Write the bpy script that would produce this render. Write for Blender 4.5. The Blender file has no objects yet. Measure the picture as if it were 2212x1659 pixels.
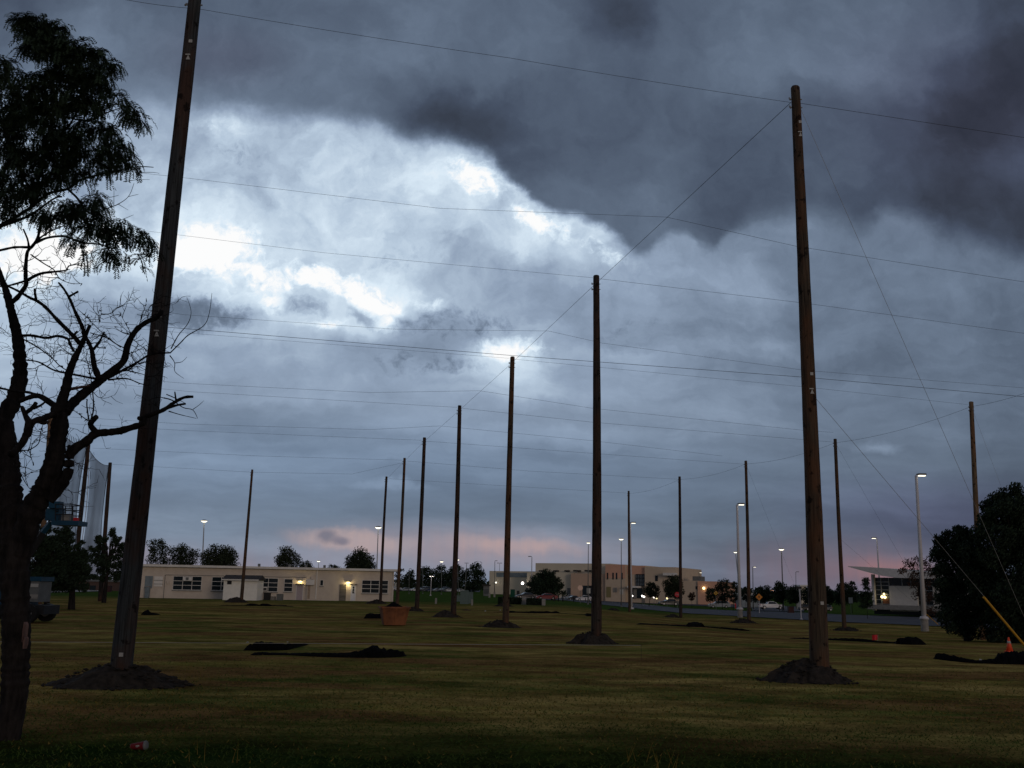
import bpy, math, random
from mathutils import Vector, Matrix, noise as mnoise
R = math.radians
sc = bpy.context.scene
col = sc.collection
rnd = random.Random(7)

# ---------------------------------------------------------------- camera
FPX, CX, CY = 2150.0, 1106.0, 829.5           # reference frame 2212 x 1659
PITCH, ROLL, CAMH = math.atan(0.2042), R(1.04), 2.2
fwd = Vector((0, math.cos(PITCH), math.sin(PITCH)))
up0 = Vector((0, -math.sin(PITCH), math.cos(PITCH)))
rt0 = Vector((1, 0, 0))
cr = rt0 * math.cos(ROLL) + up0 * math.sin(ROLL)
cu = up0 * math.cos(ROLL) - rt0 * math.sin(ROLL)
cam_d = bpy.data.cameras.new('camera')
cam = bpy.data.objects.new('camera', cam_d); col.objects.link(cam)
cam_d.sensor_width = 36; cam_d.lens = 36 * FPX / 2212
cam_d.clip_start = 0.1; cam_d.clip_end = 20000
m = Matrix((cr, cu, -fwd)).transposed().to_4x4(); m.translation = Vector((0, 0, CAMH))
cam.matrix_world = m
sc.camera = cam
CAM = Vector((0, 0, CAMH))

# ---------------------------------------------------------------- view
sc.view_settings.view_transform = 'Standard'
sc.view_settings.look = 'None'
sc.view_settings.exposure = 0
sc.view_settings.gamma = 1
sc.view_settings.use_curve_mapping = False
sc.cycles.max_bounces = 5
sc.cycles.diffuse_bounces = 2
sc.cycles.transparent_max_bounces = 16

def lin(c):
    return tuple(((v / 255) / 12.92 if v <= 10 else ((v / 255 + .055) / 1.055) ** 2.4) for v in c)

def ray(x, y):
    return (fwd * FPX + cr * (x - CX) + cu * (CY - y)).normalized()

# ---------------------------------------------------------------- world: storm sky at dusk
SUN_EL, SUN_AZ = R(9), R(152)      # low and warm, behind the camera to the right (azimuth from +Y towards +X)
world = bpy.data.worlds.new('World'); sc.world = world
world.use_nodes = True
NT = world.node_tree; NT.nodes.clear()
def N(t, **k):
    n = NT.nodes.new(t)
    for a, b in k.items(): setattr(n, a, b)
    return n
def L(a, b): NT.links.new(a, b)
def setin(sock, v):
    if hasattr(v, 'is_linked') or isinstance(v, bpy.types.NodeSocket): L(v, sock)
    else: sock.default_value = v
def M(op, a, b=0.0, c=None, clamp=False):
    n = N('ShaderNodeMath', operation=op, use_clamp=clamp)
    setin(n.inputs[0], a); setin(n.inputs[1], b)
    if c is not None: setin(n.inputs[2], c)
    return n.outputs[0]
def MR(v, a, b, c=0.0, d=1.0, smooth=True):
    n = N('ShaderNodeMapRange'); n.interpolation_type = 'SMOOTHSTEP' if smooth else 'LINEAR'
    setin(n.inputs[0], v)
    for i, q in enumerate((a, b, c, d)): n.inputs[i + 1].default_value = q
    return n.outputs[0]
def MIX(f, a, b):      # float mix
    n = N('ShaderNodeMix', data_type='FLOAT'); setin(n.inputs[0], f); setin(n.inputs[2], a); setin(n.inputs[3], b)
    return n.outputs[0]
def CMIX(f, a, b, mode='MIX'):
    n = N('ShaderNodeMix', data_type='RGBA', blend_type=mode); setin(n.inputs[0], f); setin(n.inputs[6], a); setin(n.inputs[7], b)
    return n.outputs[2]
def NOISE(vec, scale, detail=6, rough=.55, dist=0.0, color=False, w=None):
    n = N('ShaderNodeTexNoise', noise_dimensions='3D'); L(vec, n.inputs['Vector'])
    n.inputs['Scale'].default_value = scale; n.inputs['Detail'].default_value = detail
    n.inputs['Roughness'].default_value = rough; n.inputs['Distortion'].default_value = dist
    return n.outputs['Color' if color else 'Fac']
def VM(op, a, b=None, s=None):
    n = N('ShaderNodeVectorMath', operation=op); setin(n.inputs[0], a)
    if b is not None: setin(n.inputs[1], b)
    if s is not None: setin(n.inputs[3], s)
    return n.outputs[0]
U = 21.5     # one unit of the sky coordinates is about 2.7 degrees
def toP(x, y):
    d = ray(x, y)
    return d.x / d.y * U, d.z / d.y * U + math.tan(ROLL) * d.x / d.y * U
tc = N('ShaderNodeTexCoord')
sep = N('ShaderNodeSeparateXYZ'); L(tc.outputs['Generated'], sep.inputs[0])
dx, dy, dz = sep.outputs
den = M('MAXIMUM', M('ABSOLUTE', dy), .08)
pu = M('MULTIPLY', M('DIVIDE', dx, den), U)
pw0 = M('MULTIPLY', M('DIVIDE', dz, den), U)
pw = M('ADD', pw0, M('MULTIPLY', pu, math.tan(ROLL)))
comb = N('ShaderNodeCombineXYZ'); L(pu, comb.inputs[0]); L(pw, comb.inputs[1])
P = comb.outputs[0]
# domain warp, weaker towards the horizon where cloud lies in flat sheets
wcol = NOISE(P, .28, 7, .56, color=True)
woff = VM('SUBTRACT', wcol, (.5, .5, .5))
wf = NOISE(P, 1.3, 6, .6, color=True)
woff2 = VM('SUBTRACT', wf, (.5, .5, .5))
amp = MR(pw, 1.5, 7.0, .35, 1.0)
def SCALE(v, s):
    n = N('ShaderNodeVectorMath', operation='SCALE'); L(v, n.inputs[0]); setin(n.inputs['Scale'], s); return n.outputs[0]
Pw = VM('ADD', P, SCALE(VM('ADD', SCALE(woff, 2.3), SCALE(woff2, .75)), amp))
ws = N('ShaderNodeSeparateXYZ'); L(Pw, ws.inputs[0]); qx, qy = ws.outputs[0], ws.outputs[1]
Pe = VM('ADD', P, VM('ADD', SCALE(woff, .55), SCALE(woff2, .55)))      # crisper coordinates for cloud edges
es = N('ShaderNodeSeparateXYZ'); L(Pe, es.inputs[0]); ex, ey = es.outputs[0], es.outputs[1]
XLO, XHI = -18.0, 18.0
def BLOB(x, y, rx, ry, rot=0, src=None, soft=1.0):
    u, w = toP(x, y)
    n = N('ShaderNodeMapping', vector_type='TEXTURE'); L(src or Pe, n.inputs[0])
    n.inputs['Location'].default_value = (u, w, 0); n.inputs['Rotation'].default_value = (0, 0, R(rot))
    n.inputs['Scale'].default_value = (rx / 100, ry / 100, 1)
    ln = N('ShaderNodeVectorMath', operation='LENGTH'); L(n.outputs[0], ln.inputs[0])
    return MR(ln.outputs['Value'], 1.0, 1.0 - soft)
def CURVE(xs, pts):
    n = N('ShaderNodeFloatCurve')
    L(MR(xs, XLO, XHI, 0, 1, False), n.inputs['Value'])
    c = n.mapping.curves[0]
    pts = sorted(pts)
    pts = [(0.0, pts[0][1])] + [p for p in pts if .002 < p[0] < .998] + [(1.0, pts[-1][1])]
    c.points[0].location = pts[0]; c.points[1].location = pts[-1]
    for p in pts[1:-1]: c.points.new(*p)
    for p in c.points: p.handle_type = 'AUTO_CLAMPED'
    n.mapping.update()
    return n.outputs[0]
def ROWS(rows):
    v = None; prev = None
    for y, pts in rows:
        cp = [((toP(x, y)[0] - XLO) / (XHI - XLO), val) for x, val in pts]
        w = toP(CX, y)[1]
        c = CURVE(qx, cp)
        if v is None: v = c
        else: v = MIX(MR(qy, prev, w), v, c)
        prev = w
    return v
A = ROWS([
 (-250, [(0,0.300),(800,0.320),(1600,0.300),(2212,0.240)]),
 (0, [(0,0.330),(200,0.395),(400,0.385),(600,0.385),(800,0.415),(1000,0.435),(1200,0.385),(1310,0.290),(1450,0.375),(1650,0.435),(1850,0.425),(2050,0.380),(2212,0.310)]),
 (120, [(0,0.375),(200,0.465),(330,0.445),(480,0.385),(600,0.415),(800,0.445),(1000,0.435),(1200,0.405),(1400,0.395),(1600,0.435),(1800,0.445),(1950,0.385),(2100,0.260),(2212,0.220)]),
 (220, [(0,0.465),(200,0.485),(400,0.485),(600,0.465),(720,0.445),(850,0.375),(1000,0.290),(1150,0.355),(1300,0.375),(1500,0.365),(1700,0.375),(1850,0.345),(2000,0.260),(2120,0.210),(2212,0.250)]),
 (330, [(400,0.485),(700,0.475),(900,0.405),(1100,0.335),(1250,0.365),(1400,0.405),(1600,0.335),(1750,0.365),(1900,0.335),(2050,0.270),(2212,0.320)]),
 (440, [(900,0.425),(1100,0.415),(1250,0.415),(1400,0.435),(1550,0.355),(1700,0.345),(1850,0.290),(2000,0.260),(2212,0.260)]),
 (560, [(900,0.465),(1300,0.455),(1500,0.435),(1800,0.375),(2000,0.310),(2212,0.300)])])
B = ROWS([
 (150, [(0,0.500),(200,0.500),(500,0.600),(900,0.640),(1300,0.630),(2212,0.440)]),
 (300, [(0,0.620),(200,0.600),(400,0.640),(480,0.720),(600,0.660),(800,0.700),(1000,0.740),(1100,0.780),(1300,0.610),(1800,0.445),(2212,0.430)]),
 (400, [(0,0.710),(200,0.650),(400,0.695),(600,0.715),(800,0.775),(950,0.815),(1040,0.826),(1120,0.802),(1250,0.750),(1500,0.595),(1800,0.475),(2212,0.420)]),
 (510, [(0,0.840),(120,0.810),(250,0.775),(400,0.835),(500,0.795),(600,0.715),(800,0.775),(1000,0.730),(1180,0.790),(1350,0.660),(1500,0.555),(1700,0.495),(1900,0.475),(2080,0.440),(2212,0.400)]),
 (590, [(0,0.842),(160,0.816),(300,0.810),(400,0.842),(500,0.846),(600,0.806),(700,0.755),(850,0.755),(1000,0.650),(1200,0.630),(1400,0.590),(1600,0.570),(1800,0.480),(2000,0.480),(2212,0.450)]),
 (650, [(0,0.806),(200,0.690),(360,0.670),(450,0.750),(560,0.846),(640,0.770),(730,0.818),(820,0.838),(900,0.710),(1000,0.630),(1200,0.580),(1400,0.550),(1600,0.530),(1800,0.470),(2000,0.480),(2212,0.430)]),
 (715, [(0,0.710),(200,0.610),(380,0.580),(500,0.610),(600,0.730),(700,0.802),(820,0.690),(920,0.590),(1010,0.590),(1100,0.690),(1190,0.650),(1300,0.570),(1500,0.550),(1700,0.510),(1900,0.480),(2100,0.450),(2212,0.420)]),
 (770, [(0,0.690),(300,0.600),(450,0.610),(620,0.670),(760,0.590),(900,0.550),(1000,0.630),(1080,0.818),(1150,0.790),(1220,0.630),(1400,0.560),(1600,0.510),(1850,0.450),(2000,0.480),(2212,0.430)]),
 (850, [(0,0.653),(300,0.583),(500,0.593),(700,0.613),(850,0.573),(1000,0.623),(1100,0.673),(1250,0.593),(1400,0.553),(1600,0.523),(2000,0.473),(2212,0.423)]),
 (930, [(0,0.573),(300,0.543),(600,0.523),(900,0.573),(1200,0.553),(1500,0.523),(1800,0.463),(2000,0.463),(2212,0.393)]),
 (1020, [(0,0.533),(300,0.523),(700,0.523),(1000,0.503),(1250,0.493),(1500,0.483),(1700,0.443),(1900,0.423),(2212,0.363)]),
 (1100, [(0,0.503),(300,0.503),(600,0.473),(1000,0.463),(1300,0.463),(1600,0.423),(1900,0.363),(2212,0.333)]),
 (1180, [(0,0.535),(300,0.525),(600,0.525),(1000,0.535),(1250,0.515),(1500,0.445),(1900,0.405),(2212,0.365)]),
 (1260, [(0,0.520),(400,0.500),(800,0.540),(1200,0.520),(1600,0.440),(1900,0.440),(2212,0.370)])])
edge = [(-200,150),(150,190),(300,205),(400,222),(560,238),(700,250),(850,286),(1050,338),(1085,372),(1140,425),(1190,455),(1260,468),(1330,505),(1390,548),(1430,520),(1480,500),(1530,535),(1580,490),(1650,460),(1800,452),(1860,478),(1920,440),(1980,460),(2060,500),(2130,520),(2212,545),(2400,560)]
def edge_curve(pts, src):
    cp = []
    for x, y in pts:
        u, w = toP(x, y); cp.append(((u - XLO) / (XHI - XLO), w / 30))
    return M('MULTIPLY', CURVE(src, cp), 30)
ed = M('SUBTRACT', ey, edge_curve(edge, ex))
softw = MR(pu, -2.0, 2.5, 1, 0)
cover = MIX(softw, MR(ed, -.50, .38), MR(ed, -.35, .40))
sharp = BLOB(1290, 460, 520, 230, 0, P, .7)
cover = MIX(sharp, cover, MR(ed, -.20, .20))
V = MIX(cover, B, A)
# billows: broken texture in the bright gap, faint under the storm cloud, streaks low down
fb = M('SUBTRACT', NOISE(Pw, .62, 9, .57, .2), .5)
fb2 = M('SUBTRACT', NOISE(Pw, 2.1, 7, .6), .5)
lowmask = MR(pw, 1.0, 8.0)
brightm = MR(B, .5, .85, .35, 1.0)
kA = MIX(cover, M('MULTIPLY', brightm, .55), .15)
V = M('ADD', V, M('MULTIPLY', M('MULTIPLY', fb, kA), lowmask))
V = M('ADD', V, M('MULTIPLY', M('MULTIPLY', fb2, M('MULTIPLY', kA, .34)), lowmask))
sm = N('ShaderNodeMapping'); L(Pw, sm.inputs[0]); sm.inputs['Scale'].default_value = (.22, 1.5, 1)
sm.inputs['Rotation'].default_value = (0, 0, R(3))
st = M('SUBTRACT', NOISE(sm.outputs[0], 1.0, 5, .55), .5)
V = M('ADD', V, M('MULTIPLY', M('MULTIPLY', st, .20), MR(pw, 9.0, 4.5)))
def FIELD(lst):
    f = None
    for (x, y, rx, ry, rot, wt) in lst:
        b = M('MULTIPLY', BLOB(x, y, rx, ry, rot, soft=1.0), wt); f = b if f is None else M('MAXIMUM', f, b)
    return f
fb3 = M('SUBTRACT', NOISE(Pe, 5.5, 7, .62), .5)
rag = M('ADD', M('ADD', M('MULTIPLY', fb, 1.5), M('MULTIPLY', fb2, 1.3)), M('MULTIPLY', fb3, .9))
holes = FIELD([(440, 545, 200, 100, 6, 1), (565, 602, 150, 70, -16, 1), (592, 655, 60, 50, 0, .8), (705, 604, 180, 54, -12, 1), (785, 640, 140, 58, -28, 1),
    (825, 698, 65, 34, -25, .9), (690, 702, 90, 30, 0, .75), (920, 655, 66, 26, 0, .6), (1100, 752, 135, 44, 3, 1), (1040, 385, 130, 70, -25, .9), (1165, 482, 140, 50, -25, .7),
    (1300, 540, 120, 40, -25, .5), (60, 545, 230, 110, -4, 1), (250, 505, 90, 60, 0, .6), (470, 268, 130, 60, -8, .22)])
hm = MR(holes, .0, .35)
V = M('ADD', V, M('MULTIPLY', MR(M('ADD', holes, M('MULTIPLY', M('MULTIPLY', rag, 1.2), hm)), .05, 1.15), .28))
V = M('ADD', V, M('MULTIPLY', BLOB(560, 560, 520, 210, -8, P, 1), .035))
wisps = FIELD([(655, 662, 110, 55, -12, 1), (780, 684, 80, 40, -20, .9), (430, 680, 260, 80, 5, .62), (515, 612, 40, 50, 10, .75), (1000, 700, 340, 90, 0, .36), (960, 790, 400, 70, 0, .32), (860, 560, 240, 90, 0, .34), (1350, 720, 420, 150, 0, .2), (520, 330, 160, 60, -10, .45)])
V = M('SUBTRACT', V, M('MULTIPLY', MR(M('ADD', wisps, M('MULTIPLY', M('MULTIPLY', rag, 1.1), MR(wisps, 0, .3))), .15, .95), .17))
for (x, y, rx, ry, rot, soft, dv) in [(1340, 60, 120, 90, 0, 1, -.05), (1020, 268, 190, 60, -10, .9, -.05),
    (1900, 965, 75, 18, -3, .9, .08), (850, 1048, 120, 16, -1, .9, .06), (1200, 930, 300, 26, 0, 1, .03), (712, 1158, 30, 20, 6, .9, -.08), (742, 1167, 26, 13, 0, .9, -.07)]:
    V = M('ADD', V, M('MULTIPLY', BLOB(x, y, rx, ry, rot, soft=soft), dv))
ramp = N('ShaderNodeValToRGB'); L(V, ramp.inputs[0])
stops = [(.15, (34, 38, 48)), (.25, (53, 59, 72)), (.33, (69, 79, 97)), (.42, (90, 103, 122)), (.50, (111, 126, 147)), (.60, (144, 161, 184)),
         (.72, (184, 202, 221)), (.86, (220, 236, 249)), (1.0, (255, 255, 255))]
e = ramp.color_ramp.elements
e[0].position, e[0].color = stops[0][0], (*lin(stops[0][1]), 1)
e[1].position, e[1].color = stops[-1][0], (*lin(stops[-1][1]), 1)
for p, c in stops[1:-1]:
    q = e.new(p); q.color = (*lin(c), 1)
C = ramp.outputs[0]
def TINT(mask, colr, amt):
    global C
    C = CMIX(M('MULTIPLY', mask, amt), C, (*colr, 1), 'MULTIPLY')
TINT(BLOB(2150, 250, 560, 420, 0, P, 1), (1.0, .90, .96), 1)
TINT(BLOB(700, 1010, 1500, 170, 0, P, 1), (.94, 1.0, 1.06), .9)
TINT(BLOB(2050, 1120, 520, 130, 0, P, 1), (1.0, .88, 1.05), .9)
TINT(BLOB(480, 120, 260, 120, 0, P, 1), (1.06, .97, .98), .9)
# afterglow behind the rain shafts near the horizon
shaft = NOISE(SCALE(P, 1.0), 1.0, 3, .5)
sx = N('ShaderNodeMapping'); L(P, sx.inputs[0]); sx.inputs['Scale'].default_value = (2.4, .12, 1)
shaft = MR(NOISE(sx.outputs[0], 1.0, 4, .6), .3, .7, .55, 1.0, False)
def GLOW(x, y, rx, ry, rot, soft, colr, amt, src=None):
    global C
    C = CMIX(M('MULTIPLY', M('MULTIPLY', BLOB(x, y, rx, ry, rot, src, soft), shaft), amt), C, (*lin(colr), 1))
GLOW(1010, 1185, 560, 75, 0, 1.0, (160, 142, 150), .85, P)
GLOW(760, 1165, 175, 34, -2, .6, (186, 162, 160), .75)
GLOW(1110, 1178, 190, 26, -2, .8, (186, 158, 156), .75)
GLOW(480, 1240, 700, 90, 0, 1.0, (140, 126, 136), .8, P)
GLOW(1830, 1238, 430, 110, 0, 1.0, (130, 104, 116), .75, P)
GLOW(1930, 1232, 170, 42, 0, 1.0, (164, 116, 116), .65, P)
GLOW(275, 1190, 70, 40, 0, 1.0, (150, 116, 122), .6, P)
C = CMIX(M('MULTIPLY', BLOB(712, 1158, 36, 24, 6, Pw, .8), .8), C, (*lin((104, 108, 128)), 1))
C = CMIX(M('MULTIPLY', BLOB(746, 1168, 30, 15, 0, Pw, .8), .75), C, (*lin((108, 108, 128)), 1))
# clear-air sky seen only faintly through the deck; the sky behind the camera is plain storm cloud
sky = N('ShaderNodeTexSky', sky_type='NISHITA'); sky.sun_disc = False
sky.sun_elevation = SUN_EL; sky.sun_rotation = SUN_AZ
back = NOISE(tc.outputs['Generated'], 3.0, 5, .55)
br = N('ShaderNodeValToRGB'); L(back, br.inputs[0])
br.color_ramp.elements[0].position = .3; br.color_ramp.elements[0].color = (*lin((70, 74, 86)), 1)
br.color_ramp.elements[1].position = .7; br.color_ramp.elements[1].color = (*lin((118, 120, 132)), 1)
Cf = CMIX(MR(dy, .25, .55), br.outputs[0], C)
Cf = VM('SCALE', Cf, None, None) if False else Cf
scl = N('ShaderNodeVectorMath', operation='SCALE'); L(Cf, scl.inputs[0]); scl.inputs['Scale'].default_value = 10.0
tot = CMIX(.03, scl.outputs[0], sky.outputs[0])
bg = N('ShaderNodeBackground'); L(tot, bg.inputs[0]); bg.inputs[1].default_value = 0.1
wo = N('ShaderNodeOutputWorld'); L(bg.outputs[0], wo.inputs[0])
world.cycles.sampling_method = 'MANUAL'; world.cycles.sample_map_resolution = 512

# ---------------------------------------------------------------- sun: soft, low and warm through the overcast
sd = bpy.data.lights.new('sun', 'SUN'); sd.energy = 0.38; sd.angle = R(14); sd.color = (1.0, .80, .66)
so = bpy.data.objects.new('sun', sd); col.objects.link(so)
to_sun = Vector((math.sin(SUN_AZ) * math.cos(SUN_EL), math.cos(SUN_AZ) * math.cos(SUN_EL), math.sin(SUN_EL)))
so.rotation_euler = to_sun.to_track_quat('Z', 'Y').to_euler(); so.location = to_sun * 60

# ---------------------------------------------------------------- terrain height and projection helpers
def ss(v, a, b):
    t = max(0, min(1, (v - a) / (b - a))); return t * t * (3 - 2 * t)
def G(x, y):
    h = -.85 * ss(x, 5, 20) * ss(y, 35, 82) - .8 * ss(y, 130, 230) * ss(x, 5, 45)
    h += .05 * mnoise.noise(Vector((x * .11, y * .11, 0))) * ss(y, 3, 12) * (1 - ss(y, 100, 200))
    return h
def at(x, y, Y):
    d = ray(x, y); return CAM + d * (Y / d.y)
def gp(x, y):                                     # where the line of sight meets the ground
    d = ray(x, y); t = 5.0; step = 2.0
    p = CAM + d * t
    for _ in range(4000):
        q = CAM + d * (t + step)
        if q.z < G(q.x, q.y):
            if step < .01: break
            step *= .5; continue
        t += step
        if step >= 2: step = max(2, t * .02)
        if t > 3000: break
    p = CAM + d * t; p.z = G(p.x, p.y); return p
def horizon(x): return 1268 + math.tan(ROLL) * (x - CX)
def gd(x, Y):                                     # ground point on pixel column x at depth Y
    p = at(x, horizon(x) + 30, Y); p.z = G(p.x, p.y); return p
def px(Y): return Y / FPX * .985                     # metres per reference pixel at depth Y

# ---------------------------------------------------------------- object helpers
class MB:
    def __init__(s): s.v = []; s.f = []; s.mi = []
    def add(s, vs, fs, mi=0):
        o = len(s.v); s.v += [tuple(v) for v in vs]; s.f += [tuple(o + i for i in f) for f in fs]; s.mi += [mi] * len(fs); return s
    def box(s, a, b, mi=0):
        x0, y0, z0 = a; x1, y1, z1 = b
        return s.add([(x0,y0,z0),(x1,y0,z0),(x1,y1,z0),(x0,y1,z0),(x0,y0,z1),(x1,y0,z1),(x1,y1,z1),(x0,y1,z1)],
                     [(0,3,2,1),(4,5,6,7),(0,1,5,4),(1,2,6,5),(2,3,7,6),(3,0,4,7)], mi)
    def obox(s, o, ux, uy, uz, a, b, mi=0):       # box in a local frame
        n = len(s.v); s.box(a, b, mi)
        for i in range(n, len(s.v)):
            x, y, z = s.v[i]; s.v[i] = tuple(o + ux * x + uy * y + uz * z)
        return s
    def tube(s, pts, rad, n=8, mi=0, cap=True):
        pts = [Vector(p) for p in pts]
        if not isinstance(rad, (list, tuple)): rad = [rad] * len(pts)
        o = len(s.v); ref = Vector((0, 0, 1)) if abs((pts[-1] - pts[0]).normalized().z) < .9 else Vector((1, 0, 0))
        for i, p in enumerate(pts):
            t = (pts[min(i + 1, len(pts) - 1)] - pts[max(i - 1, 0)]).normalized()
            a = t.cross(ref)
            if a.length < 1e-4: a = t.cross(Vector((0, 1, 0)))
            a.normalize(); b = t.cross(a)
            for k in range(n):
                q = 2 * math.pi * k / n
                s.v.append(tuple(p + (a * math.cos(q) + b * math.sin(q)) * rad[i]))
        for i in range(len(pts) - 1):
            for k in range(n):
                s.f.append((o + i * n + k, o + i * n + (k + 1) % n, o + (i + 1) * n + (k + 1) % n, o + (i + 1) * n + k)); s.mi.append(mi)
        if cap and n > 2:
            s.f.append(tuple(o + k for k in range(n))[::-1]); s.mi.append(mi)
            s.f.append(tuple(o + (len(pts) - 1) * n + k for k in range(n))); s.mi.append(mi)
        return s
    def prism(s, poly, y0, y1, mi=0):             # polygon in (x,z), extruded along y
        n = len(poly)
        return s.add([(x, y0, z) for x, z in poly] + [(x, y1, z) for x, z in poly],
                     [tuple(range(n)), tuple(range(2 * n - 1, n - 1, -1))] + [(i, i + n, (i + 1) % n + n, (i + 1) % n) for i in range(n)], mi)
def wloc(o):
    v = Vector((0, 0, 0))
    while o is not None: v += o.location; o = o.parent
    return v
def build(name, mb, mats, parent=None, smooth=False, local=False, loc=None):
    me = bpy.data.meshes.new(name)
    off = Vector((0, 0, 0)) if (local or parent is None) else wloc(parent)
    if loc is not None: off = Vector(loc)
    me.from_pydata([(v[0] - off.x, v[1] - off.y, v[2] - off.z) for v in mb.v], [], mb.f)
    if not isinstance(mats, (list, tuple)): mats = [mats]
    for m_ in mats: me.materials.append(m_)
    if len(mats) > 1: me.polygons.foreach_set('material_index', mb.mi)
    if smooth: me.polygons.foreach_set('use_smooth', [True] * len(me.polygons))
    me.update()
    o = bpy.data.objects.new(name, me); col.objects.link(o)
    if parent is not None: o.parent = parent
    if loc is not None: o.location = Vector(loc)
    return o
def tag(o, label, cat, group=None, kind=None):
    if label: o['label'] = label
    if cat: o['category'] = cat
    if group: o['group'] = group
    if kind: o['kind'] = kind
    return o
def thing(name, label, cat, loc, group=None, rz=0):
    o = bpy.data.objects.new(name, None); col.objects.link(o)
    o.location = Vector(loc); o.rotation_euler = (0, 0, rz); o.empty_display_size = .3
    return tag(o, label, cat, group)
def copy_tree(o, parent=None):
    c = o.copy(); col.objects.link(c); c.parent = parent
    for ch in o.children: copy_tree(ch, c)
    return c

# ---------------------------------------------------------------- materials
def mat(name, c, rough=.8, var=.0, scale=5.0, c2=None, bump=0.0, spec=.3, metal=0.0, emit=None, es=0.0, stretch=None, obj=True, detail=6):
    m = bpy.data.materials.new(name); m.use_nodes = True
    nt = m.node_tree; b = nt.nodes['Principled BSDF']
    b.inputs['Roughness'].default_value = rough; b.inputs['Metallic'].default_value = metal
    b.inputs['Specular IOR Level'].default_value = spec
    c = (*c, 1)
    b.inputs['Base Color'].default_value = c
    if c2 is not None or var or bump:
        t = nt.nodes.new('ShaderNodeTexCoord'); mp = nt.nodes.new('ShaderNodeMapping')
        nt.links.new(t.outputs['Object'], mp.inputs[0])
        if stretch: mp.inputs['Scale'].default_value = stretch
        n = nt.nodes.new('ShaderNodeTexNoise'); n.inputs['Scale'].default_value = scale; n.inputs['Detail'].default_value = detail
        n.inputs['Roughness'].default_value = .62
        nt.links.new(mp.outputs[0], n.inputs['Vector'])
        if c2 is None: c2 = tuple(max(0, v * (1 - var)) for v in c[:3])
        r = nt.nodes.new('ShaderNodeValToRGB'); nt.links.new(n.outputs['Fac'], r.inputs[0])
        r.color_ramp.elements[0].position = .36; r.color_ramp.elements[1].position = .64
        r.color_ramp.elements[0].color = (*c2, 1); r.color_ramp.elements[1].color = c
        nt.links.new(r.outputs[0], b.inputs['Base Color'])
        if bump:
            bp = nt.nodes.new('ShaderNodeBump'); bp.inputs['Strength'].default_value = bump; bp.inputs['Distance'].default_value = .05
            nt.links.new(n.outputs['Fac'], bp.inputs['Height']); nt.links.new(bp.outputs[0], b.inputs['Normal'])
    if emit:
        b.inputs['Emission Color'].default_value = (*emit, 1); b.inputs['Emission Strength'].default_value = es
    return m

def wood_mat(name, base, dark, red):
    m = bpy.data.materials.new(name); m.use_nodes = True; nt = m.node_tree; b = nt.nodes['Principled BSDF']
    b.inputs['Roughness'].default_value = .85; b.inputs['Specular IOR Level'].default_value = .2
    t = nt.nodes.new('ShaderNodeTexCoord')
    def nz(stretch, scale, det=6, rough=.6):
        mp = nt.nodes.new('ShaderNodeMapping'); nt.links.new(t.outputs['Object'], mp.inputs[0]); mp.inputs['Scale'].default_value = stretch
        n = nt.nodes.new('ShaderNodeTexNoise'); n.inputs['Scale'].default_value = scale; n.inputs['Detail'].default_value = det; n.inputs['Roughness'].default_value = rough
        nt.links.new(mp.outputs[0], n.inputs['Vector']); return n.outputs['Fac']
    def rp(v, a, ca, b_, cb):
        r = nt.nodes.new('ShaderNodeValToRGB'); nt.links.new(v, r.inputs[0])
        r.color_ramp.elements[0].position = a; r.color_ramp.elements[0].color = (*ca, 1)
        r.color_ramp.elements[1].position = b_; r.color_ramp.elements[1].color = (*cb, 1); return r.outputs[0]
    def mx(f, a, b_, mode='MIX'):
        x = nt.nodes.new('ShaderNodeMix'); x.data_type = 'RGBA'; x.blend_type = mode
        if hasattr(f, 'node'): nt.links.new(f, x.inputs[0])
        else: x.inputs[0].default_value = f
        nt.links.new(a, x.inputs[6]); nt.links.new(b_, x.inputs[7]); return x.outputs[2]
    grain = nz((9, 9, .35), 3.0)
    patch = nz((1.2, 1.2, .5), 1.3, 3)
    knots = nz((3, 3, 2.2), 1.6, 4)
    c1 = rp(grain, .35, dark, .62, base)
    c2 = rp(grain, .35, tuple(v * .6 for v in red), .62, red)
    f = rp(patch, .42, (0, 0, 0), .6, (1, 1, 1))
    cc = mx(f, c1, c2)
    kf = rp(knots, .585, (1, 1, 1), .65, (.22, .20, .19))
    cc = mx(1.0, cc, kf, 'MULTIPLY')
    nt.links.new(cc, b.inputs['Base Color'])
    bp = nt.nodes.new('ShaderNodeBump'); bp.inputs['Strength'].default_value = .5; bp.inputs['Distance'].default_value = .03
    nt.links.new(grain, bp.inputs['Height']); nt.links.new(bp.outputs[0], b.inputs['Normal'])
    return m
wood_a = wood_mat('pole_wood_brown', (.085, .064, .044), (.024, .018, .014), (.115, .058, .032))
wood_b = wood_mat('pole_wood_dark', (.048, .040, .035), (.014, .012, .011), (.066, .036, .025))
wood_c = wood_mat('pole_wood_grey', (.052, .060, .065), (.015, .017, .018), (.058, .034, .026))
wood_t = wood_mat('pole_wood_tan', (.20, .14, .085), (.08, .055, .035), (.20, .11, .06))

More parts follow.
